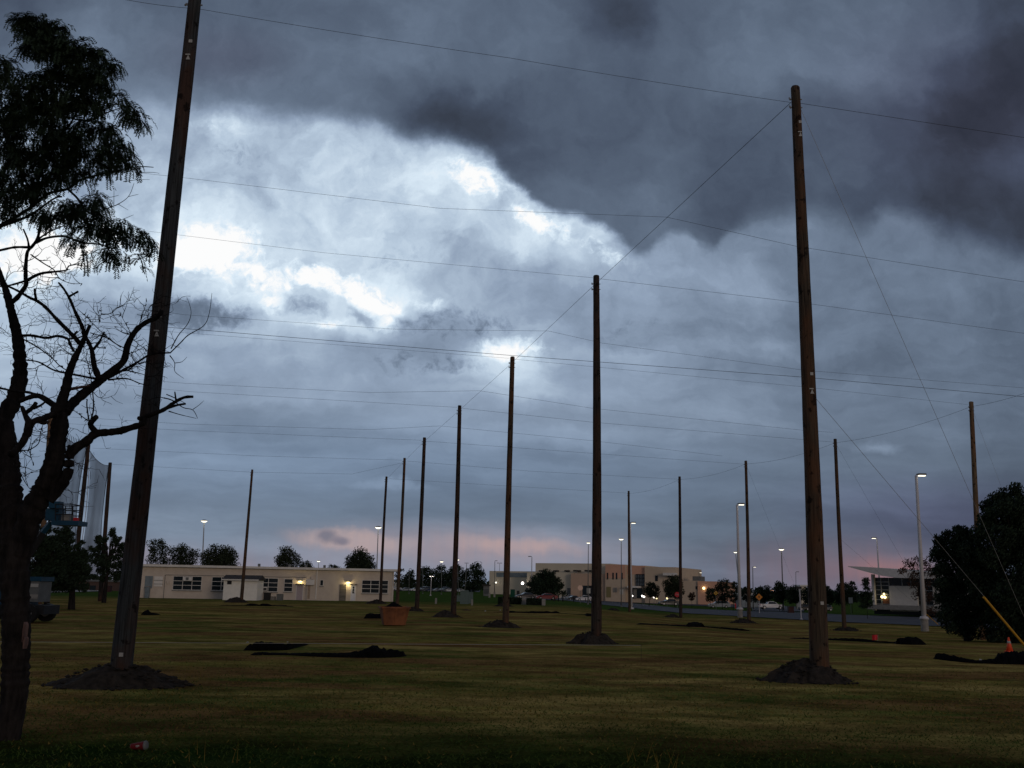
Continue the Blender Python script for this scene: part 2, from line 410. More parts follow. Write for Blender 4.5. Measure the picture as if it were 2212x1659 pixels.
def grass_mat():
    m = bpy.data.materials.new('lawn'); m.use_nodes = True; nt = m.node_tree; b = nt.nodes['Principled BSDF']
    b.inputs['Roughness'].default_value = 1.0; b.inputs['Specular IOR Level'].default_value = 0.0
    t = nt.nodes.new('ShaderNodeTexCoord')
    def nz(scale, det=5, rough=.6, stretch=(1, 1, 1), off=0, dist=0.0):
        mp = nt.nodes.new('ShaderNodeMapping'); nt.links.new(t.outputs['Object'], mp.inputs[0]); mp.inputs['Scale'].default_value = stretch
        mp.inputs['Location'].default_value = (off, off * .7, 0)
        n = nt.nodes.new('ShaderNodeTexNoise'); n.inputs['Scale'].default_value = scale; n.inputs['Detail'].default_value = det; n.inputs['Roughness'].default_value = rough
        n.inputs['Distortion'].default_value = dist
        nt.links.new(mp.outputs[0], n.inputs['Vector']); return n.outputs['Fac']
    def rp(v, a, b_, lo=0.0, hi=1.0):
        r = nt.nodes.new('ShaderNodeMapRange'); nt.links.new(v, r.inputs[0]); r.inputs[1].default_value = a; r.inputs[2].default_value = b_
        r.inputs[3].default_value = lo; r.inputs[4].default_value = hi; r.interpolation_type = 'SMOOTHSTEP'; return r.outputs[0]
    def mx(f, a, b_, mode='MIX'):
        x = nt.nodes.new('ShaderNodeMix'); x.data_type = 'RGBA'; x.blend_type = mode
        if isinstance(f, float): x.inputs[0].default_value = f
        else: nt.links.new(f, x.inputs[0])
        for i, q in ((6, a), (7, b_)):
            if isinstance(q, tuple): x.inputs[i].default_value = (*q, 1)
            else: nt.links.new(q, x.inputs[i])
        return x.outputs[2]
    green, olive, straw, brown = (.080, .120, .026), (.220, .190, .045), (.37, .285, .090), (.195, .115, .045)
    c = mx(rp(nz(.09, 4, .6), .40, .60), green, olive)
    c = mx(rp(nz(.16, 6, .65, (.6, 1.2, 1), 13), .46, .60), c, straw)
    c = mx(rp(nz(.22, 6, .65, (.4, 1.4, 1), 47), .48, .58), c, brown)
    c = mx(rp(nz(1.1, 6, .7, (.8, 1.2, 1), 71), .35, .68, 0, .55), c, brown)
    c = mx(rp(nz(.7, 6, .7, (.7, 1.2, 1), 31), .50, .72, 0, .8), c, green)
    c = mx(rp(nz(2.6, 5, .7, (1, 1, 1), 9), .50, .75, 0, .6), c, straw)
    # close lawn is green, its foreground shade darkened into the colour; dry further out
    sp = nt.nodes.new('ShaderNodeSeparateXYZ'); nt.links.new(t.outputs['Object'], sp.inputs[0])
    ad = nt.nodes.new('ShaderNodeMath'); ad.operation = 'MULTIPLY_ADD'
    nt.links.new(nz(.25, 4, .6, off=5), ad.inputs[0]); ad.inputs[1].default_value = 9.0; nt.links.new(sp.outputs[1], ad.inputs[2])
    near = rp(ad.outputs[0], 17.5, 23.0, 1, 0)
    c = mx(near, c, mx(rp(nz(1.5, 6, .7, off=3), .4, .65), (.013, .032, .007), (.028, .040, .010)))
    far = rp(sp.outputs[1], 105, 150)
    c = mx(far, c, (.055, .098, .024))
    fine0 = nt.nodes.new('ShaderNodeMath'); fine0.operation = 'MULTIPLY'
    nt.links.new(rp(nz(14, 4, .75), .3, .7, .6, 1.3), fine0.inputs[0]); nt.links.new(rp(nz(.55, 6, .7, (.8, 1.2, 1), 88), .35, .65, .62, 1.3), fine0.inputs[1]); fine = fine0.outputs[0]
    ml = nt.nodes.new('ShaderNodeVectorMath'); ml.operation = 'SCALE'; nt.links.new(c, ml.inputs[0]); nt.links.new(fine, ml.inputs['Scale'])
    nt.links.new(ml.outputs[0], b.inputs['Base Color'])
    bp = nt.nodes.new('ShaderNodeBump'); bp.inputs['Strength'].default_value = .5; bp.inputs['Distance'].default_value = .04
    nt.links.new(nz(6, 6, .75), bp.inputs['Height']); nt.links.new(bp.outputs[0], b.inputs['Normal'])
    return m
m_lawn = grass_mat()
m_dirt = mat('dirt', (.045, .038, .032), .95, c2=(.018, .016, .014), scale=6, bump=.8, spec=.1)
m_asph = mat('asphalt', (.060, .066, .082), .85, c2=(.042, .046, .058), scale=.6, spec=.3)
m_conc = mat('concrete', (.30, .29, .27), .85, var=.3, scale=3)
m_line = mat('road_paint', (.45, .38, .12), .8)
m_bark = mat('bark', (.030, .026, .025), .95, c2=(.009, .008, .008), scale=9, bump=1.0, stretch=(1, 1, .3), spec=.1)
m_bare = mat('bare_wood', (.20, .12, .10), .8, c2=(.07, .04, .035), scale=8, stretch=(1, 1, .3))
m_leaf = mat('locust_leaf', (.030, .052, .026), .7, var=.5, scale=2, spec=.15)
m_leaf2 = mat('tree_leaf', (.034, .046, .024), .8, var=.5, scale=.6, spec=.15)
m_leafr = mat('reddish_leaf', (.075, .040, .026), .8, var=.5, scale=.6, spec=.15)
m_pine = mat('pine_needle', (.026, .046, .026), .8, var=.5, scale=.8, spec=.15)
m_wall = mat('painted_block_wall', (.60, .53, .45), .85, c2=(.54, .47, .40), scale=1.2)
m_white = mat('white_paint', (.72, .70, .66), .6, var=.12, scale=2)
m_shed = mat('shed_siding', (.86, .85, .79), .7, var=.1, scale=2)
m_roof = mat('dark_shingle', (.055, .050, .048), .9, var=.3, scale=3)
m_glass = mat('dark_glass', (.010, .018, .024), .12, spec=.5)
m_pglass = mat('frosted_glass', (.20, .25, .28), .4, var=.3, scale=2)
m_grey = mat('grey_metal', (.16, .17, .17), .6, var=.3, scale=2)
m_dark = mat('dark_plastic', (.018, .019, .022), .6, var=.3)
m_net = mat('black_netting', (.0060, .0062, .0075), .95, var=.5, scale=5, bump=.8, spec=.05)
m_rust = mat('orange_steel', (.30, .118, .052), .75, c2=(.12, .048, .026), scale=1.3, spec=.2)
m_blue = mat('blue_enamel', (.008, .060, .115), .45, var=.3, scale=2)
m_black = mat('black_rubber', (.012, .012, .012), .8)
m_steel = mat('galvanised_steel', (.42, .43, .44), .45, var=.2, scale=3, metal=.4)
m_wire = mat('wire_steel', (.05, .052, .058), .6, metal=.3)
m_pale = mat('pale_string', (.42, .42, .40), .7)
m_yel = mat('yellow_plastic', (.62, .34, .03), .5, var=.2)
m_org = mat('orange_plastic', (.80, .085, .025), .5)
m_red = mat('red_paint', (.55, .02, .03), .5)
m_tag = mat('pole_tag', (.42, .42, .40), .5)
m_lpole = mat('lamp_pole_white', (.55, .54, .56), .5, var=.1)
m_lhead = mat('lamp_housing', (.12, .12, .12), .6)
m_lit = mat('lamp_lens_lit', (.9, .9, .8), .3, emit=(1.0, .93, .74), es=1.9)
m_litw = mat('lamp_lens_white', (.9, .9, .9), .3, emit=(1.0, .90, .82), es=6.0)
m_lity = mat('lamp_lens_yellow', (.9, .8, .5), .3, emit=(1.0, .80, .38), es=2.6)
m_lito = mat('lamp_lens_orange', (.9, .5, .3), .3, emit=(1.0, .42, .16), es=5.0)

# ---------------------------------------------------------------- ground
def axis(lo, hi, fine0, fine1, step):
    v = [fine0]
    while v[-1] < fine1: v.append(v[-1] + step)
    s = step
    while v[-1] < hi: s *= 1.22; v.append(v[-1] + s)
    s = step; w = []
    q = fine0
    while q > lo: s *= 1.22; q -= s; w.append(q)
    return w[::-1] + v
xs = axis(-9000, 9000, -90, 130, 2.5); ys = axis(-300, 16000, 4, 330, 2.5)
g = MB(); W = len(xs)
for y in ys:
    for x in xs: g.v.append((x, y, G(x, y)))
for j in range(len(ys) - 1):
    for i in range(W - 1):
        g.f.append((j * W + i, j * W + i + 1, (j + 1) * W + i + 1, (j + 1) * W + i)); g.mi.append(0)
tag(build('ground', g, m_lawn, smooth=True), None, None, kind='structure')
def strip(name, upper, lower, mtl, lift=.06, n=60, mcross=10):
    def sample(pl, t):
        xs_ = [p[0] for p in pl]; x = xs_[0] + (xs_[-1] - xs_[0]) * t
        for i in range(len(pl) - 1):
            if pl[i][0] <= x <= pl[i + 1][0] + 1e-6:
                k = (x - pl[i][0]) / max(1e-6, pl[i + 1][0] - pl[i][0]); return x, pl[i][1] + (pl[i + 1][1] - pl[i][1]) * k
        return pl[-1]
    b = MB()
    for i in range(n + 1):
        a = gp(*sample(lower, i / n)); c = gp(*sample(upper, i / n))
        for j in range(mcross + 1):
            p = a.lerp(c, j / mcross); b.v.append((p.x, p.y, G(p.x, p.y) + lift))
    for i in range(n):
        for j in range(mcross):
            k = i * (mcross + 1) + j; b.f.append((k, k + mcross + 1, k + mcross + 2, k + 1)); b.mi.append(0)
    return tag(build(name, b, mtl), None, None, kind='structure')
S = .8641        # photo pixels (2560 wide) to reference pixels
def s2(pl): return [(x * S, y * S) for x, y in pl]
strip('road', s2([(1400,1496),(1560,1506),(1700,1521),(1860,1528),(1960,1530),(2100,1537),(2330,1545),(2560,1550)]),
      s2([(1400,1500),(1560,1518),(1700,1533),(1860,1542),(2000,1550),(2100,1556),(2250,1562),(2330,1566),(2560,1574)]), m_asph)
strip('parking_lot', s2([(1260,1494),(1400,1495),(1560,1501),(1700,1507),(1860,1512),(1990,1517)]),
      s2([(1260,1499),(1400,1501),(1560,1506.5),(1700,1513),(1860,1520),(1990,1525)]), m_asph, .09)
strip('far_parking', s2([(980,1471),(1200,1474.5)]), s2([(980,1477),(1200,1480)]), m_asph, .07)
strip('driveway', s2([(1880,1519),(1960,1521),(2010,1524)]), s2([(1880,1528),(1960,1529.5),(2010,1530)]), m_asph, .12, 20)
strip('path', s2([(60,1479),(200,1476),(312,1472)]), s2([(60,1483),(200,1480.5),(312,1476)]), m_conc, .08, 20, 4)

# ---------------------------------------------------------------- grass blades on the near lawn
b = MB()
for i in range(90000):
    y = 9.5 + 24 * rnd.random() ** 1.4
    if y > 19 and rnd.random() > (34 - y) / 15: continue
    x = (rnd.random() * 2 - 1) * (y * .62 + 1.5)
    h = rnd.uniform(.018, .045) * (1.5 if rnd.random() < .03 else 1); a = rnd.random() * 6.283; w = rnd.uniform(.004, .009) * (1 + y * .03)
    z = G(x, y); lx, ly = rnd.uniform(-.06, .06), rnd.uniform(-.06, .06)
    ca, sa = math.cos(a) * w, math.sin(a) * w
    b.add([(x - ca, y - sa, z), (x + ca, y + sa, z), (x + lx, y + ly, z + h)], [(0, 1, 2)], 1 if rnd.random() < (.06 if y < 17.5 else .5) else 0)
for (cx_, cy_, n_, hh) in [(gp(405, 1455), 0, 26, .42), (gp(432, 1470), 0, 18, .30), (gp(470, 1895 * S), 0, 5, .3), (gp(1390, 1650), 0, 7, .35), (gp(1440, 1655), 0, 6, .3)]:
    for k in range(n_):
        x = cx_.x + rnd.uniform(-.35, .35); y = cx_.y + rnd.uniform(-.35, .35); z = G(x, y); l = rnd.uniform(-.12, .12)
        b.add([(x - .004, y, z), (x + .004, y, z), (x + l, y, z + hh * rnd.uniform(.5, 1))], [(0, 1, 2)], 1)
m_bl = mat('grass_blade', (.050, .085, .016), .9, var=.3, scale=1.5, spec=.1)
m_bl2 = mat('dry_grass_blade', (.22, .16, .04), .9, var=.3, scale=1.5, spec=.1)
tag(build('grass', b, [m_bl, m_bl2]), 'short rough lawn grass with dry straw blades in the foreground', 'grass', kind='stuff')

# ---------------------------------------------------------------- wooden poles
POLE = {}
def pole(key, xt, yt, xb, d, wb, mtl, label, H=None, wt=None, group='tall bare wooden poles on the field', tags=()):
    """top seen at (xt, yt), foot on column xb at depth d, foot diameter wb metres"""
    base = gd(xb, d); top = at(xt, yt, d)
    top = Vector((top.x, top.y + .0, top.z))
    if H: top = base + (top - base).normalized() * H
    wt = wt or wb * .66
    t = thing('wooden_pole', label, 'pole', base, group)
    n = 26; pts = []; rad = []
    r_ = random.Random(hash(key) & 255)
    bend = r_.uniform(-.05, .05)
    for i in range(n + 1):
        k = i / n; p = (base - Vector((0, 0, .3))).lerp(top, k)
        p.x += bend * math.sin(k * math.pi) + r_.uniform(-.004, .004)
        pts.append(p); rad.append((wb + (wt - wb) * k) / 2 * r_.uniform(.985, 1.015))
    pts.append(top + Vector((0, 0, .04))); rad.append(wt / 2 * .82)
    build('shaft', MB().tube(pts, rad, 20), mtl, t, smooth=True)
    hw = MB(); ax = (top - base).normalized()
    for (dz_, k) in ((.35, .03), (.6, .02)):
        c = top - ax * dz_; hw.tube([c + Vector((-wt / 2 - .06, 0, 0)), c + Vector((wt / 2 + .05, 0, 0))], .018, 6)
        hw.tube([c + Vector((-wt / 2 - .05, -.05, -.04)), c + Vector((-wt / 2 - .05, .03, .05))], .028, 6)
    build('eye_bolt', hw, m_steel, t)
    for (z, kind) in tags:
        c = base.lerp(top, z / (top.z - base.z)); rr = (wb + (wt - wb) * z / 15.4) / 2
        q = MB()
        if kind == 'plate': q.box((c.x + .02, c.y - rr - .012, c.z), (c.x + .10, c.y - rr + .03, c.z + .08))
        else:
            q.box((c.x - .02, c.y - rr - .014, c.z + .12), (c.x + .09, c.y - rr + .03, c.z + .15))
            q.add([(c.x + .0, c.y - rr - .015, c.z), (c.x + .10, c.y - rr - .015, c.z), (c.x + .05, c.y - rr - .015, c.z + .12), (c.x, c.y - rr + .03, c.z), (c.x + .10, c.y - rr + .03, c.z), (c.x + .05, c.y - rr + .03, c.z + .12)],
                  [(0, 1, 2), (3, 5, 4), (0, 3, 4, 1), (1, 4, 5, 2), (2, 5, 3, 0)])
        build('metal_tag', q, m_tag, t)
    POLE[key] = (base, top, ax)
    return t
pole('L0', 421, 0, 275, 22.0, .46, wood_c, 'thick weathered wooden pole nearest the camera, rising out of the top of the picture', H=16.6, wt=.30,
     tags=[(.62, 'plate'), (8.05, 'plate'), (7.6, 'cleat'), (14.9, 'plate'), (14.45, 'cleat')])
pole('A', 1718, 190, 1765, 26.0, .49, wood_a, 'large brown wooden pole on the right, with guy wires and a dirt heap', wt=.245,
     tags=[(1.9, 'plate'), (7.85, 'plate'), (7.35, 'cleat'), (15.1, 'plate'), (14.7, 'cleat')])
pole('B', 1288, 597, 1288, 42.0, .45, wood_b, 'tall dark wooden pole standing in front of the school building', wt=.27)
pole('C', 1107, 772, 1093, 57.3, .38, wood_a, 'reddish brown wooden pole with a pointed dirt heap on its left', wt=.27)
pole('D', 993, 877, 980, 73.0, .41, wood_b, 'dark wooden pole between the reddish one and the parking lot trees', wt=.27)
pole('E', 917, 946, 901, 89.0, .40, wood_b, 'dark wooden pole just right of the orange bin', wt=.29)
pole('F', 874, 990, 858, 103.6, .36, wood_a, 'brown wooden pole rising behind the orange bin', wt=.26)
pole('G', 835, 1030, 822, 121.8, .36, wood_b, 'thin dark wooden pole in front of the end window of the cream building', wt=.27)
pole('H', 545, 1015, 522, 113.0, .40, wood_a, 'leaning brown wooden pole in front of the white shed', wt=.24)
pole('R1', 1358, 1061, 1360, 134.0, .36, wood_a, 'farthest thin wooden pole, beside a white lamp post near the school entrance', wt=.27)
pole('R2', 1468, 1030, 1470, 116.0, .39, wood_b, 'thin dark wooden pole beside the red stop sign', wt=.29)
pole('R3', 1611, 996, 1617, 101.0, .38, wood_a, 'brown wooden pole right beside the tall white lamp post', wt=.27)
pole('R4', 1804, 949, 1822, 85.5, .37, wood_a, 'brown wooden pole to the right of the largest right-hand pole', wt=.27)
pole('R5', 2098, 869, 2118, 68.0, .41, wood_t, 'tan wooden pole whose foot is hidden by the big pine on the right', wt=.29)
pole('N1', 238, 1000, 218, 107.0, .48, wood_b, 'dark wooden pole at the right end of the raised net', wt=.36, group='wooden poles holding the raised net')
pole('N2', 191, 962, 156, 96.0, .48, wood_b, 'dark wooden pole in the middle of the raised net', wt=.36, group='wooden poles holding the raised net')
pole('N3', 110, 900, 88, 80.0, .50, wood_t, 'tan wooden pole of the net, seen behind the bare tree trunk', wt=.38, group='wooden poles holding the raised net')

# ---------------------------------------------------------------- dirt heaps at the pole feet
def mound(c, rx, ry, h, label, name='dirt_mound', mtl=None, cat='dirt heap', skew=0.0, seed=1, group='dirt heaps at the pole feet', rough=.20):
    b = MB(); nr, na = 26, 60; r_ = random.Random(seed)
    ph = r_.random() * 50
    for i in range(nr + 1):
        k = i / nr
        for j in range(na):
            a = 2 * math.pi * j / na
            wob = 1 + .42 * mnoise.noise(Vector((math.cos(a) * 1.7 + ph, math.sin(a) * 1.7, 0))) + .10 * mnoise.noise(Vector((math.cos(a) * 6, math.sin(a) * 6 + ph, 1)))
            x = c.x + math.cos(a) * rx * k * wob; y = c.y + math.sin(a) * ry * k * wob
            hh = h * (1 - k) ** 1.15 * (1 + k * .9) * (1 + skew * math.cos(a) * k)
            f = min(1, (1 - k) * 5) * h * rough
            hh += f * (mnoise.noise(Vector((x * 1.6 / max(rx, .5) * 1.5, y * 1.6, ph))) + .5 * mnoise.noise(Vector((x * 5, y * 5, ph))) + .3 * mnoise.noise(Vector((x * 12, y * 12, ph))))
            b.v.append((x, y, G(x, y) + hh - .02 * k - .015))
    for i in range(nr):
        for j in range(na):
            b.f.append((i * na + j, (i + 1) * na + j, (i + 1) * na + (j + 1) % na, i * na + (j + 1) % na)); b.mi.append(0)
    if mtl is None and rx > .5:
        for k in range(150):
            a = r_.random() * 6.283; q = r_.uniform(.15, 1.25) ** .8; x = c.x + math.cos(a) * rx * q; y = c.y + math.sin(a) * ry * q; e = r_.uniform(.02, .075) * min(1.3, rx)
            z = G(x, y) + max(0, h * max(0, 1 - q) ** 1.15 * (1 + q * .9)) + e * .3
            vs = [(x + e * r_.uniform(.6, 1.1) * sx, y + e * r_.uniform(.6, 1.1) * sy, z + e * .6 * r_.uniform(.5, 1) * sz) for sx, sy, sz in ((1, 0, 0), (0, 1, 0), (-1, 0, 0), (0, -1, 0), (0, 0, 1), (0, 0, -1))]
            b.add(vs, [(0, 1, 4), (1, 2, 4), (2, 3, 4), (3, 0, 4), (1, 0, 5), (2, 1, 5), (3, 2, 5), (0, 3, 5)])
    o = build(name, b, mtl or m_dirt, loc=(c.x, c.y, G(c.x, c.y)), smooth=False)
    return tag(o, label, cat, group)
def mpx(key, dxl, wpx, hpx, label, seed, skew=0, ryf=.8):
    bse = POLE[key][0]; s_ = px(bse.y)
    mound(Vector((bse.x + dxl * s_, bse.y + .1, 0)), wpx / 2 * s_, wpx / 2 * s_ * ryf, hpx * s_, label, seed=seed, skew=skew)
mpx('L0', 0, 300, 46, 'broad dark dirt heap round the foot of the nearest weathered pole', 3, ryf=.62)
mpx('A', -24, 190, 47, 'dark dirt heap round the foot of the large right-hand pole', 5, ryf=.7)
mpx('B', -8, 100, 27, 'dark dirt heap round the foot of the tall pole in front of the school', 8)
mpx('C', -12, 80, 17, 'pointed dirt heap left of the reddish brown pole', 11)
mpx('D', -14, 60, 15, 'dirt heap left of the dark pole beside the utility cabinets', 12)
mpx('E', -6, 44, 10, 'small dirt heap at the dark pole right of the orange bin', 15)
mpx('G', -8, 46, 9, 'low dirt heap in front of the end window of the cream building', 17)
mpx('H', -12, 52, 11, 'low dirt heap in front of the white shed', 18)
mpx('R1', -34, 26, 5, 'tiny dark dirt heap left of the farthest thin pole', 21)
mpx('R2', -16, 40, 7, 'low dirt heap at the pole beside the stop sign', 22)
mpx('R3', -12, 56, 10, 'dirt heap at the brown pole beside the tall white lamp post', 24)
mpx('R4', 4, 60, 9, 'low dirt heap at the pole right of the largest right-hand pole', 25)
c = gp(1088, 1310); mound(c, 1.1, .8, .42, 'small dirt heap near the utility cabinets, left of the reddish pole', seed=31)
c = gp(1166 * S, 1526 * S); mound(c, .5, .4, .12, 'tiny dirt clod heap on the lawn between two dark poles', seed=32)

# ---------------------------------------------------------------- heaps and rolls of black netting on the lawn
def roll(pts, label, seed, name='netting_roll', wid=1.0):
    """pts: (x, y_ground, height_px) in reference pixels, left to right"""
    r_ = random.Random(seed); P_ = []
    for i in range(len(pts) - 1):
        a, c = pts[i], pts[i + 1]; n = max(2, int(abs(c[0] - a[0]) / 4))
        for k in range(n):
            t = k / n; P_.append((a[0] + (c[0] - a[0]) * t, a[1] + (c[1] - a[1]) * t, a[2] + (c[2] - a[2]) * ss(t, 0, 1)))
    P_.append(pts[-1])
    b = MB(); m_ = 12; prev = None
    for i, (x, y, h) in enumerate(P_):
        p = gp(x, y); s_ = px(p.y)
        endf = min(1, min(i, len(P_) - 1 - i) / 2.5 + .25)
        hh = h * s_ * endf * (1 + .22 * mnoise.noise(Vector((i * .55, seed, 0)))); ww = max(.22, hh * .95) * wid * (.5 + .5 * endf)
        for j in range(m_ + 1):
            a = math.pi * j / m_
            k = 1 + .16 * mnoise.noise(Vector((i * .8, j * .9, seed))) + .12 * mnoise.noise(Vector((i * 2.1, j * 2.3, seed + 5)))
            yy = p.y + ww - math.cos(a) * ww * k
            b.v.append((p.x, yy, G(p.x, yy) - .03 + math.sin(a) ** .8 * hh * k))
    for i in range(len(P_) - 1):
        for j in range(m_):
            k = i * (m_ + 1) + j; b.f.append((k, k + m_ + 1, k + m_ + 2, k + 1)); b.mi.append(0)
    b.f.append(tuple(range(m_ + 1))); b.mi.append(0)
    b.f.append(tuple((len(P_) - 1) * (m_ + 1) + j for j in range(m_, -1, -1))); b.mi.append(0)
    c = Vector(b.v[len(b.v) // 2])
    return tag(build(name, b, m_net, loc=(c.x, c.y, G(c.x, c.y))), label, 'netting', 'bundles of black netting on the lawn')
def c5(l): return [((560 + x / 3.95) * S, (1480 + y / 3.95) * S, h / 3.95 * S) for x, y, h in l]
roll(c5([(165,578,14),(235,578,60),(300,580,88),(450,580,80),(620,575,66),(740,545,40),(830,522,26)]), 'short thick black netting bundle behind the long one, nearest the big left pole', 2)
roll(c5([(235,622,18),(300,625,35),(600,625,28),(900,640,42),(1200,648,48),(1330,650,70),(1420,650,105),(1470,650,122),(1540,650,88),(1650,648,80),(1760,640,55),(1805,634,20)]), 'long black netting roll with a tall hump, in the middle of the lawn', 3)
def c6(l): return [((1350 + x / 3.1155) * S, (1480 + y / 3.1155) * S, h / 3.1155 * S) for x, y, h in l]
roll(c6([(752,252,14),(850,254,12),(1000,262,12),(1140,270,14),(1165,272,34),(1220,273,40),(1265,273,34),(1285,276,12),(1450,290,15),(1570,303,20),(1655,307,10)]), 'long thin black netting strip with a round bump, right of the tall dark pole', 4)
def c8(l): return [((2160 + x / 3.0175) * S, (1150 + y / 3.0175) * S, h / 3.0175 * S) for x, y, h in l]
roll(c6([(1940,362,8),(2000,365,12),(2080,368,14)]) + c8([(0,1372,26),(120,1380,18),(250,1385,16),(280,1392,48),(360,1395,60),(440,1395,52),(478,1392,24)]), 'black netting strip with a thick end, under the red marker flag', 5)
roll(c8([(540,1500,30),(580,1508,52),(660,1518,50),(760,1528,38),(880,1535,26),(1000,1540,40),(1080,1542,80),(1150,1542,92),(1260,1545,90),(1400,1548,60)]), 'thick black netting bundle beside the orange traffic cone', 6)
def c2(l): return [((340 + x / 6.144) * S, (1380 + y / 6.144) * S, h / 6.144 * S) for x, y, h in l]
roll([(352 * S, 1537 * S, 15), (363 * S, 1538 * S, 12), (375 * S, 1538 * S, 6), (400 * S, 1537 * S, 3)], 'small black netting heap touching the nearest big pole', 7)
roll(c2([(1232,826,12),(1450,826,14),(1650,826,14),(1740,828,40),(1810,828,38),(1880,828,22),(1930,830,40),(2000,832,44),(2080,832,18),(2300,828,14)]) + [(690 * S, 1515.5 * S, 2.2), (738 * S, 1517 * S, 1.6)], 'long thin black netting strip in front of the white shed', 8)
roll([(907 * S, 1546.5 * S, 3), (914 * S, 1546.5 * S, 9), (922 * S, 1546.5 * S, 12), (935 * S, 1546.5 * S, 10.5), (950 * S, 1546.5 * S, 11.5), (958 * S, 1546.5 * S, 8)], 'short black netting heap touching the orange bin', 9)
def k5(l): return [((1280 + x / 6.144) * S, (1370 + y / 6.144) * S, h / 6.144 * S) for x, y, h in l]
roll(k5([(-320,985,10),(-100,990,14),(0,995,34),(60,992,20),(250,998,24),(300,1000,34),(450,1002,32),(540,1002,38),(600,1000,22),(680,1000,34),(740,1005,14),(900,1015,10),(1110,1022,10),(1150,1045,40),(1260,1050,46),(1330,1050,12)]), 'long black netting strip running between the reddish pole and the tall dark pole', 10)

# ---------------------------------------------------------------- cables
def cable(pts, r, label, mtl=None, sag=0.0, n=14, name='cable', group='cables strung between the poles', cat='cable'):
    b = MB(); P_ = []
    pts = [Vector(p) for p in pts]
    for i in range(len(pts) - 1):
        for k in range(n):
            t = k / n; q = pts[i].lerp(pts[i + 1], t); q.z -= sag * 4 * t * (1 - t); P_.append(q)
    P_.append(pts[-1])
    b.tube(P_, r * .47, 5)
    c = P_[0]
    return tag(build(name, b, mtl or m_wire, loc=c, smooth=True), label, cat, group)
def ptop(k, dz_=.45): 
    b_, t_, a_ = POLE[k]; return t_ - a_ * dz_
off = Vector((-.14, 0, 0))
cable([ptop(k) + off for k in 'ABCDEFG'], .017, 'diagonal cable linking the tops of the receding row of poles')
L0t = at(428, 18, 22.0)
cable([at(270, -1, 21), at(428, 19, 22.0), at(1100, 125, 24.0), ptop('A') + off], .011, 'topmost cable from the nearest pole to the top of the large right-hand pole', sag=.03)
cable([ptop('A'), at(2212, 297, 27), at(2350, 324, 27.5)], .013, 'cable running right and down from the top of the large right-hand pole')
def xw(pts, r, label, sag=0.0, **k): return cable([at(x, y, d) for x, y, d in pts], r, label, sag=sag, **k)
mid = (ptop('A') + ptop('B')) / 2
xw([(290, 372, 34), (415, 386, 34), (950, 450, 34), (1440, 469, 33.5)], .011, 'cable crossing the bright cloud gap to the diagonal cable, upper of two')
xw([(1440, 469, 33.5), (1720, 532, 33), (2212, 609, 33), (2350, 630, 33)], .012, 'cable falling right from the kink on the diagonal cable')
xw([(300, 497, 42), (700, 546, 42), (1281, 600, 42)], .012, 'cable reaching the top of the tall dark pole from the left')
xw([(1294, 602, 42), (1740, 655, 42), (2212, 720, 43), (2350, 738, 43)], .014, 'cable running right from the top of the tall dark pole')
xw([(60, 634, 50), (400, 680, 50), (850, 711, 50), (1185, 715, 49.5)], .013, 'faint cable joining the diagonal cable above the reddish pole')
xw([(1185, 715, 49.5), (1300, 741, 50), (1740, 800, 51), (2212, 838, 52)], .013, 'faint cable falling right from the kink above the reddish pole')
xw([(90, 686, 40), (400, 710, 40), (1106, 768, 41), (1740, 815, 42), (2212, 857, 43), (2350, 868, 43)], .020, 'heaviest cable crossing the whole field at middle height')
xw([(100, 694, 57), (400, 719, 57), (1100, 774, 57.3)], .013, 'thin cable just below the heaviest cable, left of the reddish pole')
xw([(1112, 776, 57.3), (1740, 836, 60), (2090, 874, 66)], .014, 'thin cable just below the heaviest cable, right of the reddish pole')
xw([(60, 800, 65), (400, 828, 65), (800, 848, 65), (1036, 844, 65)], .016, 'sagging cable ending at the kink right of the dark third pole')
xw([(1036, 844, 65), (1280, 882, 66), (1740, 930, 70), (1800, 934, 72)], .016, 'cable falling right from the kink above the third pole')
xw([(60, 810, 73), (410, 846, 73), (987, 880, 73)], .017, 'cable reaching the top of the dark third pole from the left')
xw([(999, 882, 73), (1280, 912, 74), (1740, 950, 80), (1800, 955, 85)], .018, 'cable running right from the top of the dark third pole')
xw([(60, 895, 81), (400, 916, 81), (800, 928, 81), (950, 920, 81)], .018, 'faint low cable ending near the fourth pole')
xw([(950, 920, 81), (1280, 952, 84), (1560, 985, 92)], .018, 'faint low cable falling right from the fourth pole')
xw([(60, 910, 89), (400, 930, 89), (910, 951, 89)], .018, 'cable reaching the top of the fourth pole from the left')
xw([(921, 953, 89), (1290, 980, 93), (1611, 1003, 101)], .019, 'cable from the fourth pole to the pole beside the white lamp post')
xw([(243, 1003, 107), (545, 1020, 113), (760, 1024, 112), (868, 1000, 104)], .020, 'low cable from the net pole past the shed pole', sag=0)
xw([(200, 968, 97), (560, 985, 98), (868, 994, 103.6)], .019, 'low cable from the middle net pole to the pole behind the orange bin')
xw([(880, 996, 103.6), (1150, 1018, 108), (1462, 1035, 116)], .020, 'low cable from the pole behind the bin to the stop sign pole')
xw([(840, 1034, 121), (1100, 1050, 125), (1353, 1065, 134)], .020, 'lowest faint cable reaching the farthest thin pole')
cable([ptop('R1', .3), ptop('R2', .3), ptop('R3', .3), ptop('R4', .3), ptop('R5', .3), at(2350, 790, 58)], .020, 'sagging cable linking the tops of the right-hand row of poles', sag=.35)
